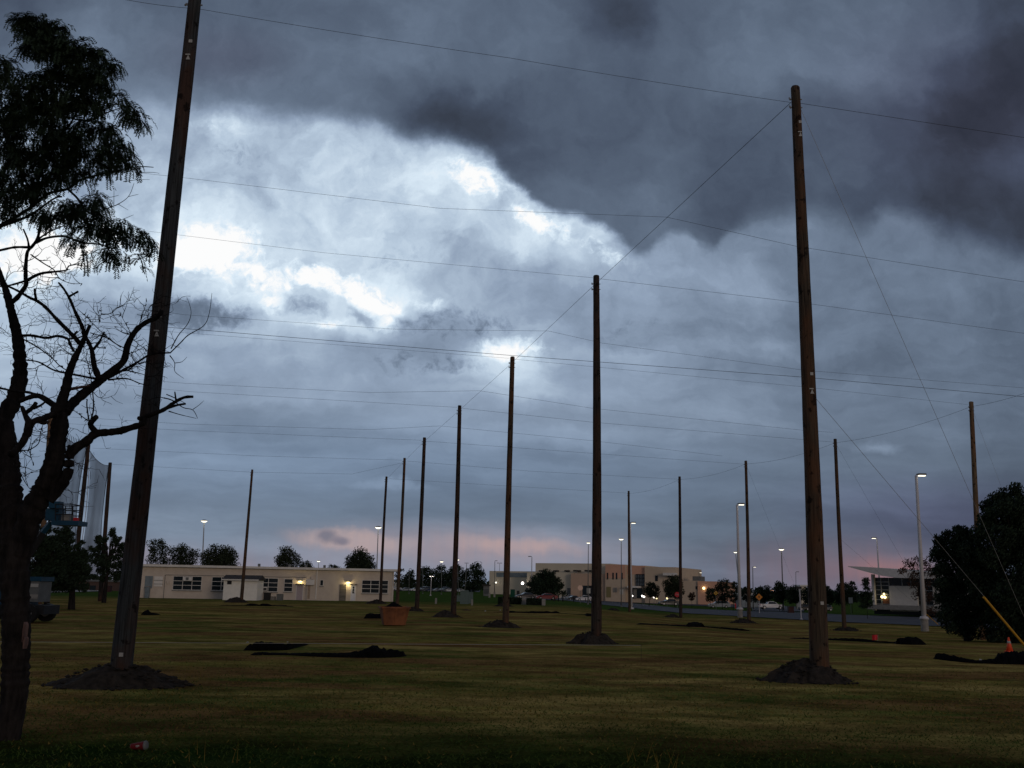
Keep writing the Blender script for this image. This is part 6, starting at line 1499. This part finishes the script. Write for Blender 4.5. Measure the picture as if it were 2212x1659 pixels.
# bark spurs
for i in range(420):
    n_ = trng.choice(bones); a = trng.random() * 6.28; p0 = at(n_[0], n_[1], n_[2]); l_ = trng.uniform(3, 9); p1 = at(n_[0] + math.cos(a) * l_, n_[1] + math.sin(a) * l_, n_[2]); TG.tube([p0, p1], [.010, .003], 4)
tbase = gd(24, TD)
loc_t = thing('locust_tree', 'half-dead locust tree with bare twisted limbs and a leafy dark top, at the left edge', 'tree', tbase)
build('trunk', TW, m_bark, loc_t, smooth=True)
build('broken_limb', TWG, m_bare, loc_t, smooth=True)
build('twigs', TG, m_bark, loc_t)
# pale scar where the bark is gone
for (x, y, w_, h_) in ((50, 1364, 1.8, 20), (51, 1388, 1.5, 12), cD(640, 560) + (8, 22), cD(680, 480) + (5, 14), cD(470, 60) + (10, 5)):
    c_ = at(x, y, TD - .262 if y > 1200 else TD - .17); s_ = px(TD); n_ = 12
    pl = [(c_.x + math.cos(2 * math.pi * i / n_) * w_ * s_ * (1 + .3 * math.sin(i * 2.3)), c_.z + math.sin(2 * math.pi * i / n_) * h_ * s_ * (1 + .2 * math.sin(i * 1.7))) for i in range(n_)]
    build('bark_scar', MB().prism(pl, c_.y, c_.y + .12), m_bare, loc_t)
# pinnate leaves
FL = MB(); fr = random.Random(5)
def spray(x, y, d, out):
    """one drooping compound leaf of paired leaflets"""
    p = at(x, y, d); a = fr.uniform(0, 6.283); hz = Vector((math.cos(a) * .8 + out * .7, math.sin(a) * .6, 0)); ln = fr.uniform(.16, .30); v = hz * .7 + Vector((0, 0, fr.uniform(-.3, .35)))
    v.normalize(); n_ = 10; st_ = ln * 1.15 / n_; side = v.cross(Vector((0, 0, 1)))
    if side.length < .05: side = Vector((1, 0, 0))
    side.normalize(); q = p.copy()
    for i in range(n_):
        v = (v + Vector((0, 0, -.17))).normalized(); q = q + v * st_
        up_ = side.cross(v); 
        for sg in (-1, 1):
            tip = q + (side * sg * .8 + v * .55 + up_ * fr.uniform(-.3, .1)) * fr.uniform(.050, .072); w_ = v * .013
            o = len(FL.v); mid_ = (q + tip) / 2
            FL.v += [tuple(q), tuple(mid_ - w_), tuple(tip), tuple(mid_ + w_)]; FL.f.append((o, o + 1, o + 2, o + 3)); FL.mi.append(0)
cl = [(50,42,16),(68,46,20),(92,58,22),(112,76,22),(78,82,20),(62,100,14),(128,52,9),(145,62,7),(100,100,20),(130,95,20),(150,105,22),(175,112,24),(200,118,22),(216,142,20),(246,140,9),(225,172,20),(190,160,30),(150,155,30),(112,165,26),(75,172,22),(40,172,22),(10,172,20),(5,132,12),(20,128,6),
      (20,215,34),(70,215,34),(120,215,34),(170,212,34),(215,210,28),(250,200,13),(262,222,12),(285,238,18),(300,252,12),(275,258,12),(308,268,6),
      (20,270,36),(70,272,36),(120,278,34),(175,285,32),(222,285,28),(262,305,18),(20,325,34),(60,340,34),(110,338,32),(160,330,30),(208,335,28),(250,335,22),(282,355,11),(272,330,12),
      (15,385,30),(55,392,26),(92,385,22),(135,372,18),(180,368,20),(225,365,14),(15,425,22),(50,425,16),(20,455,16),(75,405,16),
      (85,450,12),(105,462,14),(130,455,16),(155,440,18),(172,452,22),(185,475,22),(205,450,18),(210,425,10),(150,428,12),(200,430,12),(222,482,16),(228,500,14),(158,515,14),(165,535,9),(188,545,10),(190,560,6),(185,505,12),(245,495,14),(262,505,16),(285,502,16),(305,512,12),(322,520,7),(328,535,5),(232,535,14),(240,555,9),(228,565,5),(270,545,8),(290,556,8),(302,560,10),(298,575,5),(120,440,12),(262,480,10)]
for (x, y, r) in cl:
    n_ = int(r * r * .15) + 4
    for k_ in range(n_):
        a = fr.random() * 6.283; q = r * math.sqrt(fr.random()) * .95
        X, Y = x + math.cos(a) * q, y + math.sin(a) * q
        if mnoise.noise(Vector((X * .055, Y * .055, 2.2))) < -.12 and Y > 110: continue
        spray(X, Y, TD + fr.uniform(-1.3, 1.3), .5 if X > 200 else 0)
build('foliage', FL, m_leaf, loc_t)

# ---------------------------------------------------------------- unseen trees added behind the camera to shade the near lawn
def added_shade_tree(x, y, seed, label):
    r_ = random.Random(seed); t = thing('added_shade_tree', label, 'tree', Vector((x, y, 0)), 'unseen trees added for shade'); b = MB()
    for k_ in range(1500):
        q = Vector((r_.gauss(0, 1), r_.gauss(0, 1), r_.gauss(0, 1))).normalized() * (r_.random() ** .4)
        leaf(b, Vector((x + q.x * 6.0, y + q.y * 6.0, 9.5 + q.z * 3.2)), .42, r_)
    build('crown', b, m_leaf, t)
    tb = MB().tube([(x, y, -.2), (x + .1, y, 4), (x, y, 9.5)], [.35, .25, .1], 10)
    for k_ in range(9):
        a = k_ * .7; tb.tube([(x + .1, y, 4 + k_ * .3), (x + math.cos(a) * 2.2, y + math.sin(a) * 2.2, 7.4 + k_ * .15), (x + math.cos(a) * 4.6, y + math.sin(a) * 4.6, 9.3)], [.12, .08, .03], 6)
    build('trunk', tb, m_bark, t)
added_shade_tree(-5.5, -2.5, 71, 'unseen tree added for shade behind the viewpoint on the left')
added_shade_tree(6.0, -1.5, 72, 'unseen tree added for shade behind the viewpoint on the right')
